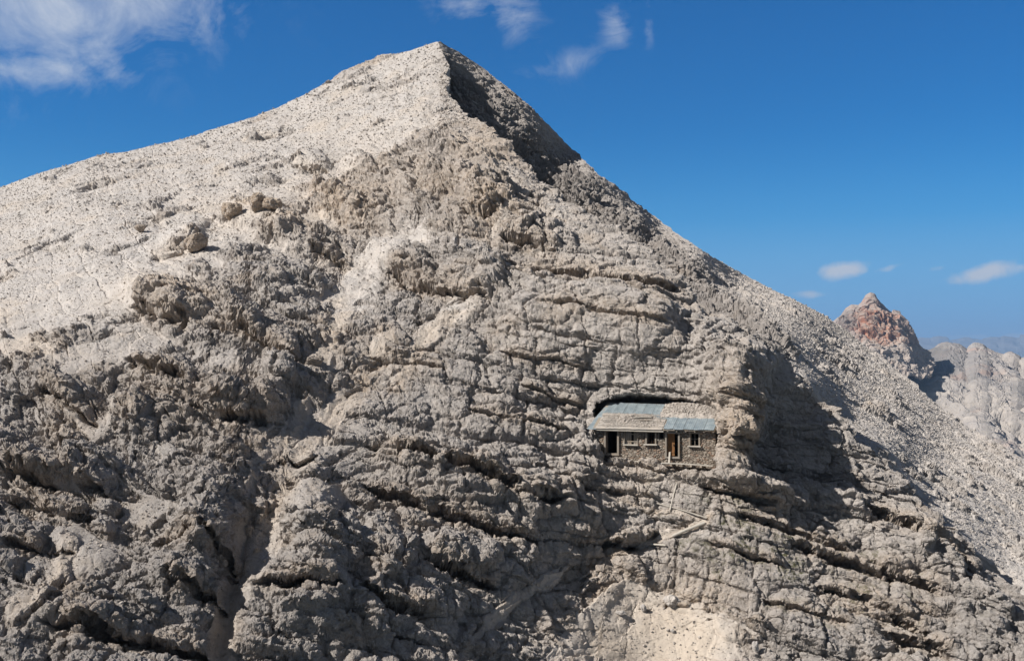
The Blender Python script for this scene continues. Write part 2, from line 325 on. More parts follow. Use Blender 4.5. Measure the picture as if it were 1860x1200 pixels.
def grid_mesh(name, X, mat, masks=None, smooth=False, flip=False):
    R, Cn = X.shape[1], X.shape[2]
    co = np.ascontiguousarray(X.reshape(3, -1).T.astype(f32))
    i = np.arange(R * Cn).reshape(R, Cn)
    q = np.stack([i[:-1, :-1], i[1:, :-1], i[1:, 1:], i[:-1, 1:]], -1).reshape(-1, 4)
    if flip: q = q[:, ::-1]
    return raw_mesh(name, co, q, mat, masks, smooth)
def raw_mesh(name, co, q, mat, masks=None, smooth=False):
    me = bpy.data.meshes.new(name); n = len(q); k = q.shape[1]
    me.vertices.add(len(co)); me.vertices.foreach_set("co", co.astype(f32).ravel())
    me.loops.add(n * k); me.loops.foreach_set("vertex_index", np.ascontiguousarray(q, np.int32).ravel())
    me.polygons.add(n); me.polygons.foreach_set("loop_start", np.arange(0, n * k, k, dtype=np.int32))
    me.polygons.foreach_set("use_smooth", np.full(n, smooth, bool))
    me.update(calc_edges=True)
    if masks is not None:
        a = me.color_attributes.new("masks", 'FLOAT_COLOR', 'POINT')
        a.data.foreach_set("color", np.ascontiguousarray(masks.reshape(-1, 4), f32).ravel())
    me.materials.append(mat)
    o = bpy.data.objects.new(name, me); COL.objects.link(o)
    return o
def normals(X):
    du = np.gradient(X, axis=2); dv = np.gradient(X, axis=1)
    n = np.cross(dv, du, axis=0); n /= np.linalg.norm(n, axis=0) + 1e-9
    s = np.sign(-(n * X).sum(0)); return n * s

# ------------------------------------------------------------------ materials
class MatB:
    def __init__(s, name, rough=0.9):
        s.m = bpy.data.materials.new(name); s.m.use_nodes = True; s.N, s.L = nodes_new(s.m.node_tree)
        s.out = s.N.new("ShaderNodeOutputMaterial"); s.b = s.N.new("ShaderNodeBsdfPrincipled"); s.L.new(s.b.outputs[0], s.out.inputs[0])
        s.b.inputs['Roughness'].default_value = rough; s.b.inputs['Specular IOR Level'].default_value = 0.25
        s.tc = s.N.new("ShaderNodeTexCoord").outputs['Object']
    def setv(s, sock, v):
        if isinstance(v, (int, float)): sock.default_value = v
        elif isinstance(v, tuple): sock.default_value = (v + (1,))[:4] if len(sock.default_value) == 4 else v
        else: s.L.new(v, sock)
    def noise(s, scale, detail=4, rough=0.6, vec=None, out='Fac'):
        n = s.N.new("ShaderNodeTexNoise"); n.inputs['Scale'].default_value = scale; n.inputs['Detail'].default_value = detail; n.inputs['Roughness'].default_value = rough
        s.L.new(vec or s.tc, n.inputs['Vector']); return n.outputs[out]
    def vor(s, scale, feat='F1', vec=None, out='Distance'):
        n = s.N.new("ShaderNodeTexVoronoi"); n.feature = feat; n.inputs['Scale'].default_value = scale
        s.L.new(vec or s.tc, n.inputs['Vector']); return n.outputs[out]
    def mapv(s, sc, rot=(0, 0, 0)):
        n = s.N.new("ShaderNodeMapping"); n.inputs['Scale'].default_value = sc; n.inputs['Rotation'].default_value = rot
        s.L.new(s.tc, n.inputs['Vector']); return n.outputs[0]
    def rng(s, v, a, b, c=0.0, d=1.0):
        n = s.N.new("ShaderNodeMapRange"); s.setv(n.inputs[0], v)
        for i, x in enumerate((a, b, c, d)): s.setv(n.inputs[i + 1], x)
        return n.outputs[0]
    def mix(s, f, a, b, mode='MIX'):
        n = s.N.new("ShaderNodeMix"); n.data_type = 'RGBA'; n.blend_type = mode
        s.setv(n.inputs['Factor'], f); s.setv(n.inputs['A'], a); s.setv(n.inputs['B'], b); return n.outputs['Result']
    def math(s, op, a, b=0.0):
        n = s.N.new("ShaderNodeMath"); n.operation = op; s.setv(n.inputs[0], a); s.setv(n.inputs[1], b); return n.outputs[0]
    def bump(s, h, dist, strength=1.0, prev=None):
        n = s.N.new("ShaderNodeBump"); n.inputs['Distance'].default_value = dist; s.setv(n.inputs['Strength'], strength)
        s.L.new(h, n.inputs['Height'])
        if prev is not None: s.L.new(prev, n.inputs['Normal'])
        return n.outputs[0]
    def done(s, col, nrm=None):
        s.setv(s.b.inputs['Base Color'], col)
        if nrm is not None: s.L.new(nrm, s.b.inputs['Normal'])
        return s.m
def rock_material():
    m = MatB("mountain_rock", 0.95)
    at = m.N.new("ShaderNodeVertexColor"); at.layer_name = "masks"
    sp = m.N.new("ShaderNodeSeparateColor"); m.L.new(at.outputs['Color'], sp.inputs[0])
    scree, ochre, patina_shade, moss = sp.outputs[0], sp.outputs[1], sp.outputs[2], at.outputs['Alpha']
    n1 = m.noise(0.35, 6, 0.62); n2 = m.noise(2.6, 6, 0.68); n3 = m.noise(9.0, 3, 0.7)
    rock = m.mix(m.rng(n1, 0.35, 0.65), (0.500, 0.446, 0.402), (0.600, 0.545, 0.500))
    rock = m.mix(patina_shade, rock, (0.355, 0.320, 0.298))  # weathered grey, together with the shade painted into this mask
    rock = m.mix(m.math('MULTIPLY', ochre, m.rng(n2, 0.3, 0.6)), rock, (0.53, 0.37, 0.225))
    rock = m.mix(m.rng(n2, 0.38, 0.66, 0.0, 0.45), rock, (0.25, 0.228, 0.21))
    rock = m.mix(m.rng(n3, 0.52, 0.70, 0.0, 0.5), rock, (0.64, 0.60, 0.56)); rock = m.mix(m.rng(m.noise(7.0, 3, 0.7), 0.54, 0.68, 0.0, 0.5), rock, (0.19, 0.172, 0.158))
    rock = m.mix(m.rng(m.noise(1.0, 5, 0.65, m.mapv((0.9, 0.9, 0.10))), 0.56, 0.70, 0, 0.5), rock, (0.22, 0.205, 0.19))
    dust = m.mix(m.rng(n1, 0.35, 0.65), (0.495, 0.460, 0.430), (0.500, 0.450, 0.407))
    dust = m.mix(m.rng(n3, 0.35, 0.75, 0, .6), dust, (0.435, 0.404, 0.375))
    dust = m.mix(m.rng(m.noise(0.22, 7, 0.68), 0.46, 0.62, 0, 0.55), dust, (0.415, 0.388, 0.365))
    dust = m.mix(m.rng(m.noise(6.0, 2, 0.5), 0.62, 0.72, 0, 0.3), dust, (0.60, 0.58, 0.55))
    dust = m.mix(m.math('MULTIPLY', ochre, 0.75), dust, (0.53, 0.425, 0.315))
    col = m.mix(scree, rock, dust)
    col = m.mix(m.math('MULTIPLY', moss, m.rng(n2, 0.40, 0.6)), col, (0.085, 0.085, 0.03))
    bs_ = m.rng(scree, 0.2, 1.0, 1.0, 0.30); b = m.bump(m.noise(3.2, 6, 0.74), 0.18, bs_)
    b = m.bump(m.noise(11.0, 4, 0.75), 0.10, bs_, b)
    return m.done(col, b)
ROCK = rock_material()

# ------------------------------------------------------------------ the mountain: near face (A) and the slope behind the crest (B)
def rock_height(P, S, rug):
    """relief of bare bedded rock in metres, P (3,R,C) metres, S bedding height"""
    wx = fbm(P, 9.0, 3, seed=1); wy = fbm(P, 2.2, 3, seed=2)
    s = S + 1.2 * wx + 0.22 * wy
    h = np.zeros_like(s)
    for (T, amp, sd, lim, bs) in ((3.3, 0.62, 11, -0.10, 3.6), (1.25, 0.24, 23, -0.02, 1.6)):    # beds of uneven thickness, jointed into blocks
        q = s / T + 0.35 * np.sin(s / T * 2.1 + 1.0) * 0.5; k = np.floor(q); fr = q - k
        rk = RND[(k.astype(np.int32) * 37 + sd) & 4095, 0]
        on = sstep(lim - 0.2, lim + 0.25, perlin(P[0] / 6.5 + rk * 90, P[1] / 6.5, k * 0.77 + sd) + (rk - 0.5) * 0.5)
        prof = np.where(fr < 0.10, fr / 0.10, 1 - 0.8 * ((fr - 0.10) / 0.90) ** 1.2)    # undercut below, laid back above
        crack = np.exp(-((fr - 0.02) / 0.030) ** 2)
        h += (amp * on * (prof - 0.5) - amp * 1.5 * crack * on) * rug
        f1, f2, R, Dl = worley((P[0] + 0.35 * wy, P[1] * 0.8, k * 40.0 + 0.25 * s), bs, sd)
        blk = (R[..., 3] - 0.5) * 1.1 + 1.6 * ((R[..., 4] - .5) * Dl[0] + (R[..., 5] - .5) * Dl[1])
        h += rug * amp * (0.60 * blk - 0.6 * np.exp(-((f2 - f1) / 0.07) ** 2))
    h += 0.50 * rug * facets((P[0] + 0.6 * wy, P[1] + 0.6 * wx, s * 1.25), 5.0, 1, tilt=1.3, edge=0.06)
    h += rug * (0.28 * fbm(P, 3.0, 3, 0.5, 5, True) - 0.10)
    h += rug * 1.5 * fbm((P[0], P[1] * 0.6, P[2] * 0.45), 13.0, 2, 0.5, 6)
    return h.astype(f32)
def blur(a, n):
    for ax in (-2, -1):
        for _ in range(2):
            c = np.cumsum(np.concatenate([np.repeat(np.take(a, [0], ax), n + 1, ax), a, np.repeat(np.take(a, [-1], ax), n, ax)], ax), ax)
            m = c.shape[ax]
            a = (np.take(c, range(2 * n + 1, m), ax) - np.take(c, range(0, m - 2 * n - 1), ax)) / (2 * n + 1)
    return a
def second_relief(X, amount, k=1.0, seed=0):
    """broken blocks and grit, measured on the relief already built and pushed out along its own normals"""
    n = normals(blur(X, 2)); Q = tuple(a.astype(f32) for a in X)
    sb = Q[2] + 0.25 * Q[0] + 0.25 * fbm(Q, 3.0, 2, .5, 160 + seed)
    wv = 0.25 * fbm(Q, 1.5, 2, .5, 161 + seed)
    d = 0.09 * facets((Q[0] * .55 + wv, Q[1] * .7, sb * 1.7), 1.15 * k, 3 + seed, tilt=2.2, edge=0.05) + 0.042 * facets((Q[0] * .7, Q[1] + wv, sb * 1.7), 0.52 * k, 4 + seed, tilt=2.2, edge=0.07) + 0.06 * k * fbm(Q, 0.7 * k, 3, 0.6, 8 + seed, True)
    d = d + 0.035 * facets(Q, 0.25, 9 + seed, tilt=2.0, edge=0.1)
    return X + n * (d * amount)
def build_A():
    NU, NV = 1440, 920
    edge_ = LSKY + CREST[1:]
    arc = np.r_[0, np.cumsum([math.dist(edge_[i], edge_[i + 1]) for i in range(len(edge_) - 1)])]
    ca = np.linspace(0, arc[-1], NU); ut = np.interp(ca, arc, [p[0] for p in edge_]); top = np.interp(ca, arc, [p[1] for p in edge_])
    ub = np.linspace(-260, 2100, NU); u = ut
    t = np.linspace(0, 1, NV)[:, None]
    U = ut[None] + (ub - ut)[None] * t; V = top[None] + (1300 - top[None]) * t
    D = rbf(DEPTH_A, U, V)
    base = P3(U, V, D); Nn = normals(base)
    up = np.array([-0.05, -0.55, 0.25])[:, None, None] + 0 * base
    dirn = Nn * 0.75 + up * 0.4; dirn /= np.linalg.norm(dirn, axis=0)
    S = bed_coord(base)
    P = base.astype(f32)
    rug = np.clip(1.0 - 0.50 * gauss(U, V, 1120, 590, 200, 130) - 0.45 * gauss(U, V, 1300, 1000, 260, 110, .3) - 0.35 * gauss(U, V, 760, 690, 160, 130) + 0.15 * gauss(U, V, 300, 950, 400, 250) + 0.2 * gauss(U, V, 740, 330, 150, 80) + 0.15 * gauss(U, V, 350, 900, 350, 250), 0.4, 1.4)
    hr = rock_height(P, S.astype(f32), rug)
    # authored relief
    wob = fbm(P, 4.0, 3, seed=9); wob2 = fbm(P, 1.2, 3, seed=10)
    Uw = U + 16 * wob + 6 * wob2; Vw = V + 11 * wob2 + 8 * fbm(P, 5.0, 3, seed=12)
    macro = np.zeros_like(D); wobl = fbm(P, 5.0, 3, seed=12)
    for (bu, bv, ru, rv, rot, a) in BUMPS:
        R_ = 2.4 * max(ru, rv); w = local(U, V, bu - R_, bv - R_, bu + R_, bv + R_)
        if w: macro[w] += blocky(gauss(Uw[w], Vw[w], bu, bv, ru, rv, rot), a)
    gully = np.zeros_like(D)
    for (line, wd, cut) in GULLIES:
        xs = [p[0] for p in line]; ys = [p[1] for p in line]; m_ = wd * 3 + 20
        w = local(U, V, min(xs) - m_, min(ys) - m_, max(xs) + m_, max(ys) + m_)
        if w:
            cut = cut * 0.35
            d, sd_, tt = seg_dist(Uw[w], Vw[w], line); e = np.exp(-(d / wd) ** 2) * sstep(0, .08, tt) ; macro[w] -= cut * e; gully[w] = np.maximum(gully[w], np.exp(-(d / (wd * 0.8)) ** 2))
    ledge = np.zeros_like(D); under = np.zeros_like(D)
    for (line, cut, swell, wd) in LEDGES:
        xs = [p[0] for p in line]; ys = [p[1] for p in line]; m_ = wd * 4 + 20
        w = local(U, V, min(xs) - m_, min(ys) - m_, max(xs) + m_, max(ys) + m_)
        if w is None: continue
        d, sd_, tt = seg_dist(U[w] + 8 * wob[w], V[w] + 7 * wobl[w], line)
        ends = sstep(0, 0.14, tt) * (1 - sstep(0.86, 1.0, tt))
        above = sd_ < 0
        tail = np.where((tt <= 0) | (tt >= 1), np.exp(-(d / 5.0) ** 2), 1)
        hh = np.where(above, 1.1 * swell * np.exp(-(d / (wd * 1.6)) ** 2), -1.25 * cut * np.exp(-(d / (wd * 0.55)) ** 1.3)) * ends * tail
        ledge[w] += hh; under[w] = np.maximum(under[w], np.exp(-(d / (wd * 1.3)) ** 2) * ends)
    lev = np.full_like(D, -0.9)
    scr = np.zeros_like(D)
    for (bu, bv, ru, rv, rot, a) in SCREE:
        scr = np.maximum(scr, a * gauss(Uw, Vw, bu, bv, ru, rv, rot) ** 0.7)
    scr = np.maximum(scr, gully * 0.9 * (0.75 + 0.9 * fbm(P, 3.5, 4, .6, 170)))
    wq = fbm(P, 8.0, 3, seed=61); bare = np.zeros_like(D)
    for (bu, bv, ru, rv, rot, a) in [(650, 128, 36, 10, -.4, .9), (225, 300, 60, 10, -.2, .9), (160, 335, 50, 9, -.2, .9), (70, 450, 60, 9, -.5, .8), (275, 380, 50, 7, .1, .8), (190, 460, 50, 9, .1, .8), (260, 413, 40, 6, 0, .7), (440, 300, 60, 7, -.2, .7), (520, 240, 60, 6, -.3, .7),
                                     (120, 610, 40, 8, -.2, 1.0), (30, 390, 50, 8, -.3, .7), (330, 340, 60, 6, -.1, .6), (390, 250, 60, 5, -.3, .6), (700, 180, 50, 6, -.4, .6), (740, 108, 40, 5, -.3, .6), (-40, 500, 60, 10, -.3, .8), (600, 165, 40, 5, -.5, .8), (480, 330, 40, 8, 0, .7)]:
        bare = np.maximum(bare, a * gauss(Uw, Vw, bu, bv, ru, rv, rot))
    strk = fbm(((P[0] + .5 * P[2]) * .30, P[1] * .30, (P[2] - 0.45 * P[0] + 1.2 * wq) * 1.3), 3.2, 5, 0.62, 62)
    scr = scr - 0.95 * sstep(0.12, 0.30, strk + 0.20 * wq) * sstep(0, .5, scr) - 1.15 * bare * (0.5 + 1.2 * sstep(-.2, .3, fbm(P, 2.4, 3, .6, 182)))
    # scree lies as a smooth sheet; rock that stands higher shows through
    screeh = -1.25 + 3.3 * np.clip(scr, 0, 1.25) + 0.35 * fbm(P, 6.0, 3, seed=14)
    ledge = ledge * 0.6; macro = np.where(macro > 0, macro * 0.68, macro)
    gm = np.clip(scr - 0.8, 0, 0.4) / 0.4
    full = np.where(scr > 0, 1, 1)
    rocky = hr + ledge + 0.15 * macro
    diff = screeh - rocky
    m = sstep(-0.12, 0.18, diff)
    fine = 0.03 * fbm(P, 0.5, 3, 0.6, 15) + 0.012 * facets(P, 0.42, 17, edge=0.3) + 0.04 * fbm((P[0], P[1], P[2]), 1.3, 3, 0.55, 18)
    soft = 0.45 * fbm(P, 7.0, 3, seed=140) + 0.12 * strk + np.minimum(screeh, 0.55) * 0.35 + 0.22 * np.clip(hr, -1, 1) * (1 - 0.6 * gm) + fine + 0.3 * ledge
    hgt = macro + np.where(diff > 0, soft, 0) * m + (hr * 1.0 + ledge) * (1 - m)
    # calmer near the skyline on the left so its outline stays fine
    edge = sstep(0, 70, V - top[None])
    calm = np.where(U < 800, 0.55 + 0.45 * edge, 0.6 + 0.4 * edge)
    calm = calm * (1 - 0.95 * gauss(U, V, 795, 75, 34, 34))
    # keep rock quiet right round the hut
    hutm = np.exp(-np.clip(-in_poly(U, V, CAVE), 0, None) / 9.0)
    hgt = hgt * calm * (1 - 0.55 * hutm)
    och0 = 0 * hgt
    X = base + dirn * hgt
    rag = np.exp(-((V - top[None]) / 26.0) ** 2) * sstep(797, 815, U) * calm
    rag = rag * (1 + 0.9 * np.exp(-((U - 830) / 50.0) ** 2)); X[0] += 2.0 * rag * (wob2 + 0.8 * wob); X[2] += 1.3 * rag * fbm(P, 2.0, 4, .6, seed=130)
    # even out the rows along every column so risers get as many vertices as treads
    Q = np.concatenate([X, m[None], U[None], V[None], scr[None], gully[None], under[None], calm[None] + 0 * X[:1], rug[None], wob[None], wob2[None], S[None]], 0)
    pxl = np.linalg.norm(np.diff(X, axis=1), axis=0) * F / X[1, 1:]
    wgt = np.cumsum(np.concatenate([np.zeros((1, NU)), 0.55 * np.diff(V, axis=0) + 0.6 * blur(pxl[None], 1)[0]], 0), 0)
    Q2 = np.empty_like(Q)
    for c in range(NU):
        ww = wgt[:, c]; g = np.linspace(0, ww[-1], NV); i = np.clip(np.searchsorted(ww, g) - 1, 0, NV - 2); fr = (g - ww[i]) / (ww[i + 1] - ww[i] + 1e-9)
        Q2[:, :, c] = Q[:, i, c] * (1 - fr) + Q[:, i + 1, c] * fr
    X, m, U, V, scr, gully, under, calm, rug, wob, wob2, S = Q2[:3], Q2[3], Q2[4], Q2[5], Q2[6], Q2[7], Q2[8], Q2[9], Q2[10], Q2[11], Q2[12], Q2[13]
    P = X.astype(f32); Uw = U + 16 * wob + 6 * wob2; Vw = V + 11 * wob2; D = X[1]
    # iron out flutes on stretched risers, then break them up again
    st = np.linalg.norm(np.diff(X, axis=1, append=X[:, -1:]), axis=0) * F / X[1]; st2 = np.linalg.norm(np.diff(X, axis=2, append=X[:, :, -1:]), axis=0) * F / X[1]
    ris = blur(np.maximum(sstep(3.0, 6.0, st), sstep(5.0, 10.0, st2))[None], 2)[0]
    Xb = blur(X, 3); X = X * (1 - ris) + Xb * ris
    # the long bedding cracks, cut last so they stay sharp
    Pn = X.astype(f32); jl = 5 * fbm(Pn, 1.5, 3, .6, 150) + 6 * fbm(Pn, 5.0, 2, .5, 12); crk = np.zeros_like(m)
    for (line, cut, swell, wd) in LEDGES:
        xs = [p[0] for p in line]; ys = [p[1] for p in line]
        w = local(U, V, min(xs) - 30, min(ys) - 30, max(xs) + 30, max(ys) + 30)
        if w is None: continue
        d, sd_, tt = seg_dist(U[w], V[w] + jl[w], line); wdd = 1.1 + 0.9 * cut
        crk[w] = np.maximum(crk[w], cut * np.exp(-(np.abs(d * sd_ - 1.5) / wdd) ** 2.5) * sstep(0, .1, tt) * (1 - sstep(.88, 1, tt)) * sstep(-0.45, 0.0, perlin(Pn[0][w] / 2.3, Pn[1][w] / 2.3, Pn[2][w] / 2.3)))
    X[1] += 0.95 * crk; X[2] -= 0.2 * crk
    X = second_relief(X, (1 - 0.88 * m) * calm * (0.55 + 0.45 * rug) + 0.9 * ris)
    # the cave the hut stands in
    w = local(U, V, 1000, 640, 1380, 900)
    fn_ = fbm(P[:, w[0], w[1]], 0.7, 3, .6, 131); amp_ = np.where(U[w] < 1110, 2.3, 1.5); sdv = in_poly(U[w] + amp_ * (4 * wob2[w] + 6 * fn_), V[w] + amp_ * (3 * wob2[w] + 5 * fn_), CAVE)
    k = np.where(V[w] < 728, sstep(-1.5, 15, sdv), sstep(-1.5, 3.5, sdv)); k = np.where(V[w] < 728, k, np.maximum(k, sstep(-1.5, 3.5, sdv)))
    Dc = 92.0 - 0.35 * (U[w] - 1190) / 20 + 0.8 * wob[w] + .3 * wob2[w]
    far = P3(U[w], V[w], Dc)
    for a in range(3): X[a][w] = X[a][w] * (1 - k) + far[a] * k
    masks = np.zeros(D.shape + (4,), f32); VA_ = V - pl(CREST, U) * 0
    nf = normals(X); upn = nf[2]
    dustup = sstep(0.35, 0.8, upn + 0.25 * wob2) * 0.75
    ms = m * np.where(VA_ > 0, np.clip(0.80 + 0.5 * (blur(m[None], 6)[0] - 0.5) + 0.5 * wob2, 0.35, 1), 1)
    masks[..., 0] = np.clip(np.maximum(ms, dustup * (0.35 + 0.65 * np.clip(scr * 1.5, 0, 1))), 0, 1)
    och = sstep(0.05, 0.45, fbm(P, 7.0, 4, 0.6, 20)) * 0.55
    for (bu, bv, ru, rv, rot, a) in [(900, 380, 90, 60, 0, .8), (620, 370, 100, 60, 0, .9), (500, 400, 120, 40, .2, .8), (320, 550, 90, 40, .2, .8), (60, 640, 90, 30, 0, .7), (1345, 770, 60, 90, 0, .75), (1380, 920, 90, 40, .3, .6), (1200, 850, 90, 30, 0, .5), (1190, 1150, 150, 100, 0, 1.3),
                                     (1100, 980, 60, 30, 0, .6), (880, 270, 100, 60, .4, .6), (300, 720, 160, 60, .3, .4), (780, 330, 200, 60, .3, .5), (480, 800, 90, 90, 0, .5), (1040, 900, 60, 60, 0, .3)]:
        och = np.maximum(och, a * gauss(Uw, Vw, bu, bv, ru, rv, rot) * (0.6 + 0.8 * wob + 0.3))
    och = np.maximum(och, under * 0.5); och = np.maximum(och, 0.75 * gully * (V > 560))
    och = np.maximum(och, 0.55 * sstep(0.1, 0.45, fbm(((P[0] + .5 * P[2]) * .8, P[1] * .25, (P[2] - .4 * P[0])), 5.0, 4, .6, 141)) * m)
    masks[..., 0] *= 1 - 0.5 * sstep(520, 720, V) * sstep(1000, 850, U)
    masks[..., 1] = np.clip(och, 0, 1) * (1 - 0.25 * m)
    dark_tone = 0.30 + 0.75 * fbm(P, 11.0, 4, 0.6, 21) + 0.30 * sstep(300, 1000, V) * sstep(1250, 650, U) - 0.9 * sstep(0.4, 0.7, och)  # weathering noise; lower left darker from weathering and from painted-in shade
    dark_tone = dark_tone - 0.8 * gauss(U, V, 1150, 600, 320, 180) - 0.4 * gauss(U, V, 1150, 900, 160, 100)  # paler colour round the hut stands in for sunlight on the face
    masks[..., 2] = np.clip(dark_tone, 0, 0.85)
    mo = sstep(0.22, 0.42, fbm(P, 1.6, 4, 0.6, 23) + 0.25 * gauss(U, V, 1330, 970, 190, 70, .35) + 0.2 * gauss(U, V, 1560, 1080, 240, 90, .35)) * (1 - m) * gauss(U, V, 1400, 1010, 330, 130, .35)
    masks[..., 3] = mo * sstep(0.1, 0.4, upn)
    # behind the skyline the mountain falls away on the far side
    back = []
    mb = []
    for i in range(26, 0, -1):
        s_ = (i / 26.0) ** 1.6
        drop = s_ * 70.0
        off = np.zeros((3, 1, NU)); off[1] = drop * 1.15; off[2] = -drop * 0.75 - 4 * s_
        off[0] = np.where((u > 794) & (u < 880), -0.15 * drop, 0.0)[None]
        back.append(X[:, :1] + off + 0.8 * np.stack([fbm(X[:, :1] + off, 6, 3, seed=30 + a) for a in range(3)]) * min(1, s_ * 20)); mb.append(masks[:1])
    Xf = np.concatenate(back + [X], 1); Mf = np.concatenate(mb + [masks], 0)
    o = grid_mesh("mountain", Xf, ROCK, Mf)
    return X, m, U, V, o, nf, scr
XA, MA, UA, VA, oA, nA, scrA = build_A()
oA["kind"] = "structure"
print("A done", time.time() - T0)

def build_B():
    NU, NV = 1000, 560
    u = np.linspace(760, 2090, NU); top = pl(RSKY, u); bot = np.where(u < 797, 200, pl(CREST, np.maximum(u, 797))) + 90
    t = np.linspace(0, 1, NV)[:, None]
    U = np.broadcast_to(u, (NV, NU)).copy(); V = top[None] + (bot - top)[None] * t
    D = rbf(DEPTH_B, U, V); base = P3(U, V, D); Nn = normals(base); P = base.astype(f32)
    crest = np.where(U < 812, 185, pl(CREST, np.maximum(U, 812)))
    # bedding on this side runs parallel to the crest
    S = (P[2] + 0.80 * P[0] + 0.10 * (P[1] - 120)).astype(f32)
    wx = fbm(P, 14.0, 3, seed=41); wy = fbm(P, 3.0, 3, seed=42)
    s = S + 0.8 * wx + 0.15 * wy
    hr = np.zeros_like(s)
    for (T, amp, sd) in ((2.6, 1.15, 11), (1.0, 0.5, 23)):
        k = np.floor(s / T); fr = s / T - k; rk = RND[(k.astype(np.int32) * 37 + sd) & 4095, 0]
        on = sstep(-0.1, 0.35, perlin(P[0] / 9.0 + rk * 90, P[1] / 9.0, k * 0.77 + sd) + (rk - 0.5) * 0.6)
        prof = 1 - 0.9 * fr
        hr += amp * on * (prof - 0.5) * np.where(fr < .1, fr / .1, 1)
    hr += 0.4 * facets((P[0] * .6 + wy, P[1] * .6, s * 1.6), 3.0, 5) + 0.3 * facets((P[0], P[1], s * 1.5), 1.5, 6) + 0.15 * facets(P, 0.7, 7) + 0.35 * fbm(P, 2.4, 4, 0.55, 43, True)
    wl_ = np.exp(-(np.maximum(crest - V, 0) / np.interp(U, [800, 900, 1050, 1200, 1350, 1450], [70, 100, 92, 60, 34, 16])) ** 3) * (1 - sstep(1380, 1480, U)); hr = hr * (1 + 1.3 * wl_)
    # left part of this face is a bare steep wall, right part scree with outcrops
    dk = V - crest                      # < 0 above the crest line
    along = sstep(1180, 1420, U)
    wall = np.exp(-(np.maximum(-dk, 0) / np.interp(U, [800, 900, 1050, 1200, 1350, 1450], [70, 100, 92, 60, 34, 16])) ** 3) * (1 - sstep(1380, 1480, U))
    oc = 0.0
    for (bu, bv, ru, rv, rot, a) in [(1300, 500, 120, 26, .62, .75), (1450, 570, 100, 14, .6, .9), (1560, 640, 70, 12, .6, .6), (1600, 660, 90, 16, .62, .6), (1740, 760, 90, 12, .72, 1.0), (1790, 810, 70, 12, .65, 1.1),
                                     (1540, 660, 60, 12, .6, .7), (1610, 720, 70, 10, .7, .6), (1690, 870, 90, 10, .55, .7), (1600, 760, 60, 12, .5, .5), (1790, 900, 80, 12, .5, .6), (1180, 400, 60, 14, .6, .7), (1400, 640, 60, 20, .6, .5), (1650, 850, 70, 16, .5, .7), (1760, 930, 90, 16, .5, .7), (1860, 1000, 60, 20, .5, .7)]:
        oc = np.maximum(oc, a * gauss(U + 14 * wx, V + 8 * wy, bu, bv, ru, rv, rot))
    strB = fbm((P[0] * .22, P[1] * .22, s * 0.8), 2.6, 4, .6, 180)
    oc = np.maximum(oc, 0.75 * sstep(0.20, 0.36, strB + 0.1 * wx)); oc = oc * (0.55 + 0.9 * sstep(-0.15, 0.2, fbm(P, 3.5, 3, .6, 181)))
    lvl = 1.15 - 2.3 * oc - 2.6 * wall - 0.8 * (1 - along) + 0.5 * fbm(P, 10, 3, seed=44)
    diff = lvl - hr; m = sstep(-0.1, 0.2, diff)
    fine = 0.03 * fbm(P, 0.6, 3, 0.6, 45) + 0.05 * facets(P, 0.55, 47, edge=0.3) + 0.05 * fbm(P, 1.6, 3, 0.55, 48)
    hgt = np.where(m > 0.5, 0.25 * np.clip(hr, -1, 1.2) + 0.25 + fine, np.maximum(hr - 0.6, -0.8) * 0.9 + 0.5 * (1 - wall) + 0 * hr)
    hgt = (0.25 * np.clip(hr, -1, 1.2) + 0.2 + fine) * m + (hr * 0.8 + 0.55 * np.clip(oc, 0, 1)) * (1 - m)
    edge = sstep(0, 50, V - top[None]); hgt = hgt * (0.45 + 0.55 * edge)
    dirn = Nn * 0.8 + np.array([0, -.3, .3])[:, None, None]; dirn /= np.linalg.norm(dirn, axis=0)
    # tuck the hidden rim behind the near face
    tuck = sstep(-4, 60, dk) * 5.0
    X = base + dirn * hgt + np.stack([0 * tuck, tuck, 0 * tuck])
    X = second_relief(X, (1 - 0.88 * m) * (0.45 + 0.55 * edge), 1.1, 70)
    masks = np.zeros(D.shape + (4,), f32); nf = normals(X)
    masks[..., 0] = np.clip(m + 0.5 * sstep(.5, .85, nf[2]), 0, 1) * 0.92
    masks[..., 1] = 0.5 * sstep(0.1, 0.5, fbm(P, 9, 4, 0.6, 50)) * (1 - m)
    masks[..., 2] = np.clip(0.30 + 0.6 * fbm(P, 8, 4, 0.6, 51) + 0.75 * wall, 0, 1.0)  # wall term paints the shade beside the summit into the rock colour
    back = []; mb = []
    for i in range(20, 0, -1):
        s_ = (i / 20.0) ** 1.6; off = np.zeros((3, 1, NU)); off[1] = s_ * 90; off[2] = -s_ * 60; off[0] = s_ * 30
        back.append(X[:, :1] + off + 0.8 * np.stack([fbm(X[:, :1] + off, 6, 3, seed=60 + a) for a in range(3)]) * min(1, s_ * 20)); mb.append(masks[:1])
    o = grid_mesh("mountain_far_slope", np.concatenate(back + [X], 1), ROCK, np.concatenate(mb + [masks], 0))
    return X, m, U, V, o, nf, dk
XB, MB_, UB, VB, oB, nB, dkB = build_B()
oB["kind"] = "structure"
print("B done", time.time() - T0)

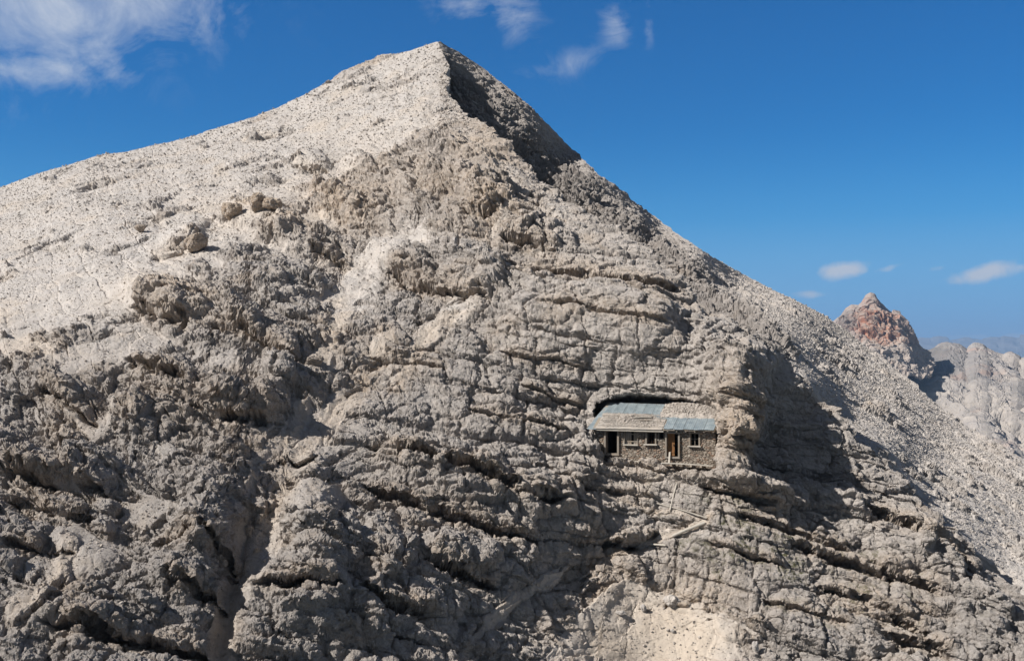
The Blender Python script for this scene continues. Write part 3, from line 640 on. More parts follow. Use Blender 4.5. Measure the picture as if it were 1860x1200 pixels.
# ------------------------------------------------------------------ far country
def far_material():
    m = MatB("far_rock", 0.95)
    at = m.N.new("ShaderNodeVertexColor"); at.layer_name = "masks"
    sp = m.N.new("ShaderNodeSeparateColor"); m.L.new(at.outputs['Color'], sp.inputs[0])
    n1 = m.noise(0.012, 8, 0.65); n2 = m.noise(0.06, 5, 0.7)
    rock = m.mix(m.rng(n1, 0.35, 0.65), (0.27, 0.25, 0.235), (0.38, 0.345, 0.32))
    rock = m.mix(m.rng(n2, 0.35, 0.65, 0, 0.5), rock, (0.22, 0.20, 0.19))
    rock = m.mix(sp.outputs[1], rock, m.mix(m.rng(n2, 0.35, 0.6), (0.44, 0.17, 0.09), (0.36, 0.24, 0.175)))
    rock = m.mix(sp.outputs[0], rock, m.mix(m.rng(n2, 0.3, 0.7), (0.47, 0.415, 0.36), (0.36, 0.325, 0.295)))
    rock = m.mix(sp.outputs[2], rock, (0.15, 0.145, 0.145))
    rock = m.mix(at.outputs['Alpha'], rock, (0.07, 0.085, 0.045))
    return m.done(rock, m.bump(n2, 6.0, 0.8))
FARROCK = far_material()
def far_sheet(name, sky, bottom, dfun, u0, u1, NU, NV, relief, mask, back, mat, kind="structure"):
    u = np.linspace(u0, u1, NU); top = pl(sky, u); t = np.linspace(0, 1, NV)[:, None]
    U = np.broadcast_to(u, (NV, NU)).copy(); bt = pl(bottom, u); V = top[None] + (bt - top)[None] * t
    D = dfun(U, V, t); base = P3(U, V, D); Nn = normals(base); P = base.astype(f32)
    h, extra = relief(P, U, V, t)
    X = base + Nn * h
    mk = mask(P, U, V, t, normals(X), extra)
    bk = []; mb = []
    for i in range(12, 0, -1):
        s_ = (i / 12.0) ** 1.5; off = np.zeros((3, 1, NU)); off[1] = back * s_; off[2] = -back * 0.8 * s_; bk.append(X[:, :1] + off); mb.append(mk[:1])
    o = grid_mesh(name, np.concatenate(bk + [X], 1), mat, np.concatenate(mb + [mk], 0)); o["kind"] = kind
    return o
PEAK = [(1500, 640), (1508, 600), (1510, 587), (1527, 573), (1536, 560), (1547, 553), (1560, 554), (1566, 549), (1573, 537), (1581, 532), (1587, 534), (1592, 541), (1600, 550), (1613, 562), (1620, 568), (1622, 563), (1634, 565), (1638, 573), (1645, 587), (1653, 603), (1656, 610), (1663, 617), (1673, 632), (1690, 650)]
def relief_peak(P, U, V, t):
    w = fbm(P, 60, 3, seed=80)
    h = 7 * facets((P[0] + 12 * w, P[1], P[2] * 0.35), 40, 81, tilt=2.4, edge=0.04) + 5 * facets((P[0], P[1], P[2] * 0.3), 15, 82, tilt=2.4, edge=.05) + 30 * fbm((P[0] + 6 * w, P[1], P[2] * .18), 50, 3, .6, 84, True) + 9 * fbm((P[0], P[1], P[2] * .35), 22, 4, 0.6, 83, True)
    k = np.sin((P[2] + 10 * w) / 7.0); h = h + 3.2 * k + 4 * fbm(P, 7, 3, .6, 88)
    e = sstep(0, .12, t)
    return (0.55 * h * (0.15 + 0.85 * sstep(0, .2, t))).astype(f32), w
def mask_peak(P, U, V, t, n, w):
    m = np.zeros(U.shape + (4,), f32)
    m[..., 0] = np.clip(0.8 * sstep(0.45, 0.75, n[2]) + sstep(612, 640, V + 5 * w), 0, 1) * 0.7
    red = 0.45 + gauss(U + 10 * w, V + 12 * w, 1585, 598, 26, 26) + gauss(U, V, 1610, 592, 14, 30) * .8 + gauss(U, V, 1600, 624, 40, 9)
    m[..., 1] = np.clip(red * (0.75 + 0.9 * fbm(P, 14, 3, .6, 85)), 0, 1)
    m[..., 2] = np.clip(0.5 * gauss(U, V, 1538, 590, 20, 34) + 0.3 * sstep(.1, .5, fbm(P, 30, 3, .6, 86)), 0, 0.6)
    return m
far_sheet("red_peak", PEAK, [(1490, 690), (1700, 690)], lambda U, V, t: 2500 + 230 * (1 - t) ** 1.0 + 35 * ((U - 1585) / 80.0) ** 2 + 0 * V, 1500, 1690, 340, 230, relief_peak, mask_peak, 500, FARROCK)
MID = [(1440, 620), (1540, 622), (1600, 626), (1670, 636), (1690, 642), (1700, 634), (1707, 628), (1718, 626), (1733, 627), (1745, 631), (1750, 634), (1757, 642), (1762, 634), (1770, 627), (1783, 628), (1790, 634), (1800, 639), (1823, 647), (1830, 644), (1837, 642), (1843, 648), (1848, 657), (1860, 652), (1920, 640), (2000, 660), (2120, 640)]
def relief_mid(P, U, V, t):
    w = fbm(P, 160, 3, seed=90)
    q = (P[0] + 40 * w, P[1] * 0.25, P[2] * 0.35)
    w2 = fbm(P, 40, 3, seed=99); h = 46 * fbm((q[0] + 14 * w2 + .35 * P[2], q[1], P[2] * .16 + 6 * w2), 110, 7, 0.55, 91, True) + 9 * fbm((P[0] + 6 * w2, P[1] * .4, P[2] * .4), 26, 5, .62, 94, True)
    e = sstep(0, .06, t)
    return (h * (0.2 + 0.8 * e)).astype(f32), w
def mask_mid(P, U, V, t, n, w):
    m = np.zeros(U.shape + (4,), f32)
    m[..., 0] = np.clip(0.35 + 1.5 * fbm((P[0] + .35 * P[2], P[1] * .2, P[2] * .14), 55, 5, .62, 95) + 0.4 * sstep(660, 760, V), 0, 1)
    m[..., 1] = 0.55 * sstep(0.05, 0.5, fbm(P, 90, 4, .6, 96))
    m[..., 2] = np.clip(0.8 * gauss(U, V, 1690, 665, 60, 34, .3) + 0.5 * gauss(U, V, 1640, 690, 40, 22, .3) + 0.5 * sstep(.15, .5, fbm(P, 50, 4, .6, 97)), 0, .75)  # the placed dark patches are a cloud shadow painted into the colour
    m[..., 3] = 0
    return m
far_sheet("hills", MID, [(1430, 1150), (2130, 1150)], lambda U, V, t: 3000 - 1500 * t ** 0.75 + 0.5 * np.abs(U - 1800), 1440, 2120, 560, 420, relief_mid, mask_mid, 900, FARROCK)
RANGE = [(-900, 640), (-500, 632), (0, 638), (900, 630), (1500, 622), (1660, 617), (1672, 612), (1690, 616), (1705, 611), (1722, 618), (1740, 615), (1755, 612), (1765, 618), (1785, 622), (1800, 616), (1815, 619), (1828, 612), (1838, 617), (1850, 621), (1870, 616), (1900, 622), (2000, 612), (2300, 624), (2800, 630)]
def relief_range(P, U, V, t):
    h = 420 * fbm((P[0], P[1] * .3, P[2]), 2600, 5, .55, 101, True) * sstep(0, .25, t) + 80 * fbm(P, 600, 4, .6, 102, True) * sstep(0, .1, t)
    return h.astype(f32), 0
def mask_range(P, U, V, t, n, w):
    m = np.zeros(U.shape + (4,), f32)
    m[..., 0] = sstep(0.25, .5, fbm(P, 1500, 4, .6, 103) + 0.35 - 1.8 * t) * .8
    m[..., 2] = 0.85; m[..., 3] = sstep(.5, .9, t) * .5
    return m
far_sheet("far_range", RANGE, [(-900, 700), (2800, 700)], lambda U, V, t: 27000 - 6000 * t + 0 * V, -900, 2800, 700, 60, relief_range, mask_range, 9000, FARROCK)
def ground_material():
    m = MatB("valley_ground", 1.0)
    n1 = m.noise(0.0006, 8, 0.6)
    return m.done(m.mix(m.rng(n1, 0.4, 0.6), (0.06, 0.075, 0.04), (0.22, 0.20, 0.17)))
gu, gv = np.meshgrid(np.linspace(-1, 1, 161), np.linspace(-1, 1, 161))
gx = np.sign(gu) * np.abs(gu) ** 1.8 * 45000; gy = np.sign(gv) * np.abs(gv) ** 1.8 * 45000
gz = -950 + 160 * fbm((gx.astype(f32), gy.astype(f32), 0 * gx.astype(f32)), 5000, 4, .5, 110)
o = grid_mesh("ground", np.stack([gx, gy, gz]), ground_material(), None, True, True); o["kind"] = "structure"
print("far done", time.time() - T0)

# ------------------------------------------------------------------ loose stones
def ico(sub):
    p = (1 + 5 ** .5) / 2
    v = [(-1, p, 0), (1, p, 0), (-1, -p, 0), (1, -p, 0), (0, -1, p), (0, 1, p), (0, -1, -p), (0, 1, -p), (p, 0, -1), (p, 0, 1), (-p, 0, -1), (-p, 0, 1)]
    fc = [(0, 11, 5), (0, 5, 1), (0, 1, 7), (0, 7, 10), (0, 10, 11), (1, 5, 9), (5, 11, 4), (11, 10, 2), (10, 7, 6), (7, 1, 8), (3, 9, 4), (3, 4, 2), (3, 2, 6), (3, 6, 8), (3, 8, 9), (4, 9, 5), (2, 4, 11), (6, 2, 10), (8, 6, 7), (9, 8, 1)]
    v = [np.array(a, float) / np.linalg.norm(a) for a in v]
    for _ in range(sub):
        cache = {}; nf = []
        def mid(a, b):
            k = (min(a, b), max(a, b))
            if k not in cache:
                q = v[a] + v[b]; v.append(q / np.linalg.norm(q)); cache[k] = len(v) - 1
            return cache[k]
        for a, b, c in fc:
            x, y, z = mid(a, b), mid(b, c), mid(c, a); nf += [(a, x, z), (b, y, x), (c, z, y), (x, y, z)]
        fc = nf
    return np.array(v), np.array(fc, np.int32)
IV, IF = ico(0)
def scatter(name, X, Nn, W, count, smin, smax, power, mask, label, seed):
    rg = np.random.default_rng(seed)
    w = (W * np.linalg.norm(np.cross(np.gradient(X, axis=1), np.gradient(X, axis=2), axis=0), axis=0)).ravel(); w = w / w.sum()
    idx = rg.choice(w.size, count, p=w)
    pos = X.reshape(3, -1)[:, idx].T; nn = Nn.reshape(3, -1)[:, idx].T
    dist = pos[:, 1:2]
    r = smin * (1 - rg.random((count, 1)) * (1 - (smin / smax) ** power)) ** (-1 / power)
    r = r * np.clip(dist / 110, 0.75, 1.6)
    sc = r[:, :, None] * rg.uniform(0.5, 1.25, (count, 1, 3)) * 0.5
    vv = IV[None] * rg.uniform(0.72, 1.2, (count, 12, 1)) * sc
    q = rg.normal(size=(count, 4)); q /= np.linalg.norm(q, axis=1)[:, None]; a, b, c, d = q.T
    Rm = np.stack([np.stack([1 - 2 * (c * c + d * d), 2 * (b * c - a * d), 2 * (b * d + a * c)], -1), np.stack([2 * (b * c + a * d), 1 - 2 * (b * b + d * d), 2 * (c * d - a * b)], -1), np.stack([2 * (b * d - a * c), 2 * (c * d + a * b), 1 - 2 * (b * b + c * c)], -1)], 1)
    vv = np.einsum('nij,nkj->nki', Rm, vv) + (pos + nn * r * 0.18)[:, None]
    fc = (IF[None] + 12 * np.arange(count)[:, None, None]).reshape(-1, 3)
    mk = np.repeat((np.array(mask)[None] * rg.uniform(0.6, 1.1, (count, 4))).clip(0, 1), 12, 0)
    o = raw_mesh(name, vv.reshape(-1, 3), fc, ROCK, mk)
    o["kind"] = "stuff"; o["label"] = label; o["category"] = "stones"
    return o
vis = (UA > -60) & (UA < 1920) & (VA < 1230)
Wl = MA * vis * (1.0 + 0.0 * UA) * np.clip(XA[1] / 90, .7, 3) ** 0 * (in_poly(UA, VA, CAVE) < -2)
scatter("scree_stones", XA, nA, Wl * (UA < 800) * (VA < 760), 20000, 0.07, 0.30, 2.9, (1.0, 0.15, 0.1, 0), "pale loose stones scattered over the scree slope on the left", 5)
scatter("scree_stones", XA, nA, Wl * ~((UA < 800) & (VA < 760)) + 0.10 * vis * (in_poly(UA, VA, CAVE) < -6), 44000, 0.055, 0.36, 2.3, (0.7, 0.35, 0.2, 0), "small pale stones lying in the gullies and on the ledges", 6)
visB = (UB < 1920) * (dkB < 8)
scatter("scree_stones", XB, nB, (MB_ + 0.02) * visB * sstep(1150, 1400, UB + 0 * VB), 52000, 0.065, 0.34, 2.6, (0.95, 0.05, 0.1, 0), "grey loose stones scattered over the far slope right of the crest", 7)
print("stones", time.time() - T0)

# ------------------------------------------------------------------ small helpers for built things
def tag(o, label=None, cat=None, group=None, kind=None):
    if label: o["label"] = label
    if cat: o["category"] = cat
    if group: o["group"] = group
    if kind: o["kind"] = kind
    return o
def add_part(name, bm, mat, parent=None, smooth=False):
    me = bpy.data.meshes.new(name); bm.to_mesh(me); bm.free(); me.materials.append(mat)
    if smooth:
        for p in me.polygons: p.use_smooth = True
    o = bpy.data.objects.new(name, me); COL.objects.link(o)
    if parent is not None: o.parent = parent
    return o
import bmesh
from mathutils import Matrix, noise as mnoise
rnd = random.Random(11)
def bm_box(bm, c, size, rot=None, jit=0.0, bevel=0.0):
    hx, hy, hz = size[0] / 2, size[1] / 2, size[2] / 2
    vs = []
    for x in (-hx, hx):
        for y in (-hy, hy):
            for z in (-hz, hz):
                p = Vector((x + rnd.uniform(-jit, jit), y + rnd.uniform(-jit, jit), z + rnd.uniform(-jit, jit)))
                if rot is not None: p = rot @ p
                vs.append(bm.verts.new(p + Vector(c)))
    fs = [bm.faces.new([vs[i] for i in f]) for f in ((0, 1, 3, 2), (4, 6, 7, 5), (0, 4, 5, 1), (2, 3, 7, 6), (0, 2, 6, 4), (1, 5, 7, 3))]
    if bevel > 0:
        es = list({e for f in fs for e in f.edges})
        bmesh.ops.bevel(bm, geom=es, offset=bevel, segments=1, affect='EDGES')
def weathered_wood():
    m = MatB("weathered_wood", 0.85)
    v = m.mapv((3.0, 14.0, 14.0))
    n = m.noise(3.0, 5, 0.65, v); n2 = m.noise(1.2, 3, 0.6)
    c = m.mix(m.rng(n, 0.3, 0.7), (0.17, 0.145, 0.12), (0.40, 0.36, 0.31)); c = m.mix(m.rng(n2, 0.45, 0.7, 0, 0.5), c, (0.30, 0.21, 0.13))
    return m.done(c, m.bump(n, 0.01, 0.8))
def pale_wood():
    m = MatB("bleached_wood", 0.85)
    n = m.noise(3.0, 5, 0.65, m.mapv((2.0, 12.0, 12.0)))
    return m.done(m.mix(m.rng(n, 0.3, 0.7), (0.36, 0.32, 0.27), (0.56, 0.52, 0.46)), m.bump(n, 0.01, 0.8))
def door_wood():
    m = MatB("brown_door_wood", 0.7)
    n = m.noise(3.0, 4, 0.6, m.mapv((16.0, 16.0, 2.0)))
    return m.done(m.mix(m.rng(n, 0.3, 0.7), (0.15, 0.07, 0.028), (0.34, 0.17, 0.07)), m.bump(n, 0.006, 0.8))
def sheet_metal():
    m = MatB("blue_grey_sheet_metal", 0.55)
    m.b.inputs['Metallic'].default_value = 0.25
    n = m.noise(1.6, 6, 0.65); n2 = m.noise(11.0, 4, 0.7)
    c = m.mix(m.rng(n, 0.35, 0.65), (0.20, 0.245, 0.27), (0.33, 0.38, 0.40)); c = m.mix(m.rng(n2, 0.55, 0.75, 0, 0.7), c, (0.46, 0.46, 0.43))
    c = m.mix(m.rng(m.noise(3.1, 5, 0.7), 0.64, 0.74, 0, 0.6), c, (0.17, 0.11, 0.07))
    return m.done(c, m.bump(n2, 0.01, 0.5))
def masonry():
    m = MatB("stone_masonry", 0.95)
    at = m.N.new("ShaderNodeVertexColor"); at.layer_name = "masks"; sp = m.N.new("ShaderNodeSeparateColor"); m.L.new(at.outputs['Color'], sp.inputs[0])
    n = m.noise(9.0, 5, 0.7)
    c = m.mix(sp.outputs[0], (0.19, 0.15, 0.12), (0.50, 0.44, 0.37)); c = m.mix(sp.outputs[1], c, (0.34, 0.185, 0.115)); c = m.mix(sp.outputs[2], (0.13, 0.105, 0.085), c)
    c = m.mix(m.rng(n, 0.35, 0.7, 0, 0.45), c, (0.16, 0.13, 0.10))
    return m.done(c, m.bump(n, 0.02, 0.9))
def plain(name, col, rough=0.9):
    m = MatB(name, rough); n = m.noise(4.0, 4, 0.6)
    return m.done(m.mix(m.rng(n, 0.3, 0.7), tuple(x * 0.75 for x in col), tuple(min(1, x * 1.15) for x in col)))
WOOD, PALE, DOORW, METAL, STONE = weathered_wood(), pale_wood(), door_wood(), sheet_metal(), masonry()
def roof_board():
    m = MatB("sun_bleached_roof_board", 0.9); n = m.noise(3.0, 6, 0.7, m.mapv((1.5, 10.0, 6.0))); n2 = m.noise(1.3, 5, 0.7)
    c = m.mix(m.rng(n, 0.35, 0.65), (0.24, 0.215, 0.19), (0.50, 0.46, 0.41)); c = m.mix(m.rng(n2, 0.45, 0.6, 0, 0.8), c, (0.44, 0.385, 0.33))
    return m.done(c, m.bump(n, 0.015, 0.9))
ROOFB = roof_board()
DARK = plain("dark_plaster", (0.05, 0.043, 0.038)); IRON = plain("rusted_iron", (0.10, 0.06, 0.04), 0.7)  # DARK is an even near-black for the hut's back wall and partition

# ------------------------------------------------------------------ the hut under the overhang
P0 = px(1084.0, 833, 87.2); P1 = px(1300.0, 839, 83.6)
ex = Vector((P1.x - P0.x, P1.y - P0.y, 0)); HL = ex.length; ex.normalize(); ez = Vector((0, 0, 1)); ey = ez.cross(ex)
if ey.y < 0: ey = -ey
hut = bpy.data.objects.new("stone_hut", None); COL.objects.link(hut)
hut.matrix_world = Matrix(((ex.x, ey.x, 0, P0.x), (ex.y, ey.y, 0, P0.y), (0, 0, 1, P0.z), (0, 0, 0, 1)))
tag(hut, "long low stone hut with blue grey metal roof tucked under the rock overhang", "hut")
HM = hut.matrix_world.copy()
def hx(u, v=800, y=0.0):
    """hut length coordinate and height of a photo pixel on the facade plane moved y into the wall"""
    o = P0 + ey * y; r = Vector(((u - 930) / F, 1, (650 - v) / F)); tt = o.dot(ey) / r.dot(ey); q = r * tt - P0
    return q.dot(ex), q.z
def rect(u0, v0, u1, v1):
    um, vm = (u0 + u1) / 2, (v0 + v1) / 2
    a, _ = hx(u0, vm); b, _ = hx(u1, vm); _, zt = hx(um, v0); _, zb = hx(um, v1)
    return a, zb, b, zt
DOOR1 = rect(1101.5, 783, 1122, 823); SHUT = rect(1135, 783, 1158, 806.5); WIN2 = rect(1175.5, 785, 1190, 806); NICHE = rect(1197, 785, 1206, 796); DOOR2 = rect(1212, 787, 1232.6, 829); WIN3 = rect(1254.4, 787, 1269.3, 809)
OPEN = [DOOR1, SHUT, WIN2, NICHE, DOOR2, WIN3]
ZTOP = 2.46
def stone_wall(name, x0, x1, z0, z1, opens, amp=0.045, step=0.03, parent=hut, place=None, bulge=0.0):
    nx = int((x1 - x0) / step) + 1; nz = int((z1 - z0) / step) + 1
    xs = np.linspace(x0, x1, nx); zs = np.linspace(z1, z0, nz)
    # grid lines snap to the openings
    for (a, b, c, d) in opens:
        for q in (a, c): xs[np.argmin(np.abs(xs - q))] = q
        for q in (b, d): zs[np.argmin(np.abs(zs - q))] = q
    Xg, Zg = np.meshgrid(xs, zs)
    f1, f2, R, D_ = worley(((Xg / 1.75).astype(f32), np.full(Xg.shape, 3.1, f32), (Zg + 0.03 * np.sin(Xg * 3)).astype(f32)), 0.135, 120)
    e = sstep(0.02, 0.22, f2 - f1)
    Yg = -amp * (e * (0.6 + 0.8 * R[..., 3])) + bulge
    mk = np.zeros(Xg.shape + (4,), f32); mk[..., 0] = R[..., 4]; mk[..., 1] = (R[..., 5] > 0.80) * 0.45; mk[..., 2] = e
    co = np.stack([Xg, Yg, Zg], -1).reshape(-1, 3); n = nx * nz
    i = np.arange(n).reshape(nz, nx); xm = (Xg[:-1, :-1] + Xg[1:, 1:]) / 2; zm = (Zg[:-1, :-1] + Zg[1:, 1:]) / 2
    keep = np.ones(xm.shape, bool)
    for (a, b, c, d) in opens: keep &= ~((xm > a) & (xm < c) & (zm > b) & (zm < d))
    q = np.stack([i[:-1, :-1], i[1:, :-1], i[1:, 1:], i[:-1, 1:]], -1)[keep]
    # inner face 0.4 m behind, and reveals round every opening
    ex_v = []; ex_q = []; base_ = n
    def quad(pts):
        nonlocal base_
        ex_v.extend(pts); ex_q.append([base_, base_ + 1, base_ + 2, base_ + 3]); base_ += 4
    for (a, b, c, d) in opens:
        for (p, r_) in (((a, b), (a, d)), ((a, d), (c, d)), ((c, d), (c, b)), ((c, b), (a, b))):
            quad([(p[0], -0.01, p[1]), (r_[0], -0.01, r_[1]), (r_[0], 0.40, r_[1]), (p[0], 0.40, p[1])])
    quad([(x0, 0, z0), (x0, 0, z1), (x0, 0.4, z1), (x0, 0.4, z0)]); quad([(x1, 0, z0), (x1, 0.4, z0), (x1, 0.4, z1), (x1, 0, z1)]); quad([(x0, 0, z1), (x1, 0, z1), (x1, 0.4, z1), (x0, 0.4, z1)])
    if ex_v:
        co = np.concatenate([co, np.array(ex_v)]); q = np.concatenate([q, np.array(ex_q)]); mk = np.concatenate([mk.reshape(-1, 4), np.tile([0.4, 0, 0.7, 0], (len(ex_v), 1))])
    o = raw_mesh(name, co, q, STONE, mk.reshape(-1, 4)); o.parent = parent
    if place is not None: o.matrix_local = place
    return o
stone_wall("wall", -0.28, HL - 0.02, -0.95, ZTOP, OPEN)
stone_wall("side_wall", 0, 3.4, -0.45, ZTOP + 0.2, [], place=Matrix.Translation((-0.28, 3.4, 0)) @ Matrix.Rotation(-PI / 2, 4, 'Z'))
stone_wall("side_wall", 0, 3.4, -0.45, ZTOP + 0.2, [], place=Matrix.Translation((HL - 0.02, 0.0, 0)) @ Matrix.Rotation(PI / 2, 4, 'Z'))
bm = bmesh.new()    # room: back wall, floor, partition between the two doors
bm_box(bm, (HL / 2, 3.3, 1.4), (HL - 0.1, 0.2, 3.9)); add_part("back_wall", bm, DARK, hut)
bm = bmesh.new(); bm_box(bm, (HL / 2, 1.8, -0.12), (HL - 0.2, 2.7, 0.12)); add_part("floor", bm, WOOD, hut)
bm = bmesh.new(); bm_box(bm, (WIN2[0] - 0.7, 1.8, 1.2), (0.15, 2.7, 2.5)); add_part("partition", bm, DARK, hut)

def frame(name, r, t, dep=0.10, y=0.02, sill=None, mat=WOOD, top=0.0, bottom=True):
    a, b, c, d = r; bm = bmesh.new(); yy = y - dep / 2 - 0.03
    bm_box(bm, (a - t / 2, yy, (b + d) / 2), (t, dep, d - b), bevel=0.008)
    bm_box(bm, (c + t / 2, yy, (b + d) / 2), (t, dep, d - b), bevel=0.008)
    bm_box(bm, ((a + c) / 2, yy - 0.003, d + t / 2 + top), (c - a + 2.3 * t, dep, t), bevel=0.008)
    if bottom: bm_box(bm, ((a + c) / 2, yy - 0.003, b - t / 2), (c - a + 2.1 * t, dep, t), bevel=0.008)
    return add_part(name, bm, mat, hut)
def sill(parent, r, ext, mat=PALE):
    a, b, c, d = r; bm = bmesh.new(); bm_box(bm, ((a + c) / 2, -0.14, b - 0.045), (c - a + 2 * ext, 0.26, 0.09), jit=0.006, bevel=0.01); return add_part("sill", bm, mat, parent)
f1_ = frame("door_frame", DOOR1, 0.15, 0.16, 0.0); f1_["label"] = "grey timber frame of the empty left doorway"
w_ = frame("window", SHUT, 0.05, 0.07, bottom=False); w_["label"] = "window closed with grey boards"; sill(w_, SHUT, 0.10)
bm = bmesh.new(); a, b, c, d = SHUT; nb = 6
for k in range(nb):
    wv = (c - a) / nb
    if k == 3: continue
    bm_box(bm, (a + wv * (k + .5), 0.10 + rnd.uniform(-.01, .01), (b + d) / 2 - rnd.uniform(0, .03)), (wv * 0.86, 0.025, (d - b) * 0.97), Matrix.Rotation(rnd.uniform(-.02, .02), 3, 'Y'))
bm_box(bm, ((a + c) / 2, 0.08, b + 0.22), (c - a, 0.03, 0.07)); bm_box(bm, ((a + c) / 2, 0.08, d - 0.22), (c - a, 0.03, 0.07))
add_part("shutter", bm, WOOD, w_)
w_ = frame("window", WIN2, 0.12, 0.10, bottom=False); sill(w_, WIN2, 0.22)
bm = bmesh.new(); a, b, c, d = WIN2
for k in range(1, 4): bm_box(bm, (a + (c - a) * k / 4, 0.06, (b + d) / 2), (0.018, 0.018, d - b))
add_part("window_bar", bm, IRON, w_)
w_ = frame("window", NICHE, 0.04, 0.05); w_["label"] = "small square opening beside the door"
f2_ = frame("door_frame", DOOR2, 0.13, 0.16, 0.0); f2_["label"] = "pale timber frame of the right doorway"
a, b, c, d = DOOR2; bm = bmesh.new(); dw = (c - a) * 0.62
for k in range(5): bm_box(bm, (a + dw * (k + .5) / 5, 0.13, (b + d) / 2 + 0.02), (dw / 5 * 0.95, 0.04, (d - b) * 0.97), bevel=0.004)
for zz in (b + 0.35, d - 0.35): bm_box(bm, (a + dw / 2, 0.10, zz), (dw * 0.95, 0.03, 0.11))
dr = add_part("door", bm, DOORW, hut); dr["label"] = "brown plank door standing half open"
bm = bmesh.new(); bm_box(bm, (a + dw * 0.85, 0.07, (b + d) / 2), (0.03, 0.06, 0.14), bevel=0.005); add_part("handle", bm, IRON, dr)
w_ = frame("window", WIN3, 0.13, 0.10, bottom=False); sill(w_, WIN3, 0.20)
bm = bmesh.new(); a, b, c, d = WIN3; bm_box(bm, ((a + c) / 2, 0.08, (b + d) / 2), (0.03, 0.03, d - b)); bm_box(bm, ((a + c) / 2, 0.08, b + (d - b) * .55), (c - a, 0.03, 0.03)); add_part("mullion", bm, WOOD, w_)
# roof: boards deck, timber strip along the eave on the left, metal sheets
RB = 3.35; RRISE = 1.93
def roof_pt(x, y, off=0.0):
    """point on the pitched roof; y from -0.55 (eave) to 3.35"""
    k = max(0.0, (y + 0.62) / (RB + 0.62)); z = ZTOP - 0.04 + 0.05 * (x / HL) + RRISE * (k ** 0.92) * (1 - 0.10 * x / HL)
    return Vector((x, y, z + off))
def roof_patch(name, x0, x1, y0, y1, off, mat, nx, ny, wave=0.0, wl=0.11, parent=None, lift=0.0, seed=0, taper=(0, 0), thick=0.03, dents=0.0):
    bm = bmesh.new(); top = []; bot = []
    for j in range(ny + 1):
        rt = []; rb_ = []
        for i in range(nx + 1):
            fy = j / ny; y = y0 + (y1 - y0) * fy; xa = x0 + taper[0] * fy; xb = x1 + taper[1] * fy; x = xa + (xb - xa) * i / nx
            dz = off + wave * math.cos(2 * PI * x / wl) + lift * (1 - fy) + dents * mnoise.noise(Vector((x * 2.3 + seed, y * 2.1, seed)))
            p = roof_pt(x, y, dz); rt.append(bm.verts.new(p)); rb_.append(bm.verts.new(p - Vector((0, 0, thick))))
        top.append(rt); bot.append(rb_)
    for j in range(ny):
        for i in range(nx):
            bm.faces.new((top[j][i], top[j][i + 1], top[j + 1][i + 1], top[j + 1][i])); bm.faces.new((bot[j][i], bot[j + 1][i], bot[j + 1][i + 1], bot[j][i + 1]))
    for i in range(nx):
        bm.faces.new((top[0][i + 1], top[0][i], bot[0][i], bot[0][i + 1])); bm.faces.new((top[ny][i], top[ny][i + 1], bot[ny][i + 1], bot[ny][i]))
    for j in range(ny):
        bm.faces.new((top[j][0], top[j + 1][0], bot[j + 1][0], bot[j][0])); bm.faces.new((top[j + 1][nx], top[j][nx], bot[j][nx], bot[j + 1][nx]))
    return add_part(name, bm, mat, parent)
roof = roof_patch("roof", -0.15, HL + 0.05, -0.5, RB, 0.0, WOOD, 40, 12, parent=hut, thick=0.10)
XM = hx(1208)[0]
ns = 7
for k in range(ns):          # upper row of sheets
    x0 = 0.12 + (XM - 0.0) * k / ns; roof_patch("roof_sheet", x0, x0 + XM / ns - 0.02, 1.55 + rnd.uniform(-.05, .05), RB - 0.1, 0.045 + 0.006 * (k % 2), METAL, 12, 4, 0.014, 0.16, roof, 0.0, k, thick=0.008, dents=0.03)
ns = 5
for k in range(ns):          # lower row on the right
    x0 = XM + (HL - XM) * k / ns; roof_patch("roof_sheet", x0, x0 + (HL - XM) / ns - 0.025, -0.58 + rnd.uniform(-.03, .03), 1.35, 0.05 + 0.006 * (k % 2), METAL, 12, 6, 0.012, 0.16, roof, 0.02, k + 9, thick=0.008, dents=0.03)
ns = 5
for k in range(3):           # upper right, mostly under the rubble
    x0 = XM + (HL - XM) * k / 3; roof_patch("roof_sheet", x0, x0 + (HL - XM) / 3 - 0.03, 1.30, RB - 0.1, 0.04, METAL, 12, 6, 0.012, 0.16, roof, 0.0, k + 19, thick=0.008)
for k in range(2):           # narrow flashing sheets down the left verge
    y0 = -0.60 + k * 1.5; roof_patch("roof_sheet", -0.62 + 0.22 * k, 0.10, y0, y0 + 1.6, 0.02 - 0.05 * (1 - k), METAL, 4, 5, 0.0, 0.2, roof, -0.02, k + 30, taper=(0.22, 0.10), thick=0.01, dents=0.05)
roof_patch("roof_sheet", 4.55, XM - 0.02, 0.85, 1.6, 0.055, METAL, 8, 3, 0.012, 0.16, roof, 0, 40, taper=(-0.4, 0), thick=0.008)
for k in range(6):           # timber boards of the lower left part
    y0 = -0.60 + k * 0.36
    roof_patch("roof_board", 0.10 + rnd.uniform(-.05, .05), XM - 0.03 + rnd.uniform(-.12, .02) - (0.9 * max(0, k - 3)), y0, y0 + 0.315, 0.04 + 0.022 * (k % 2), ROOFB, 14, 1, parent=roof, seed=50 + k, thick=0.03, dents=0.03)
bm = bmesh.new()             # fascia and eaves beam
bm_box(bm, (XM / 2, -0.50, ZTOP - 0.10), (XM, 0.07, 0.13), jit=0.01); add_part("fascia", bm, PALE, roof)
for k in range(14):
    bm = bmesh.new(); bm_box(bm, (0.2 + k * (HL - 0.3) / 13, -0.20, ZTOP - 0.10 + 0.05 * k / 13), (0.10, 0.55, 0.11)); add_part("rafter", bm, WOOD, roof)

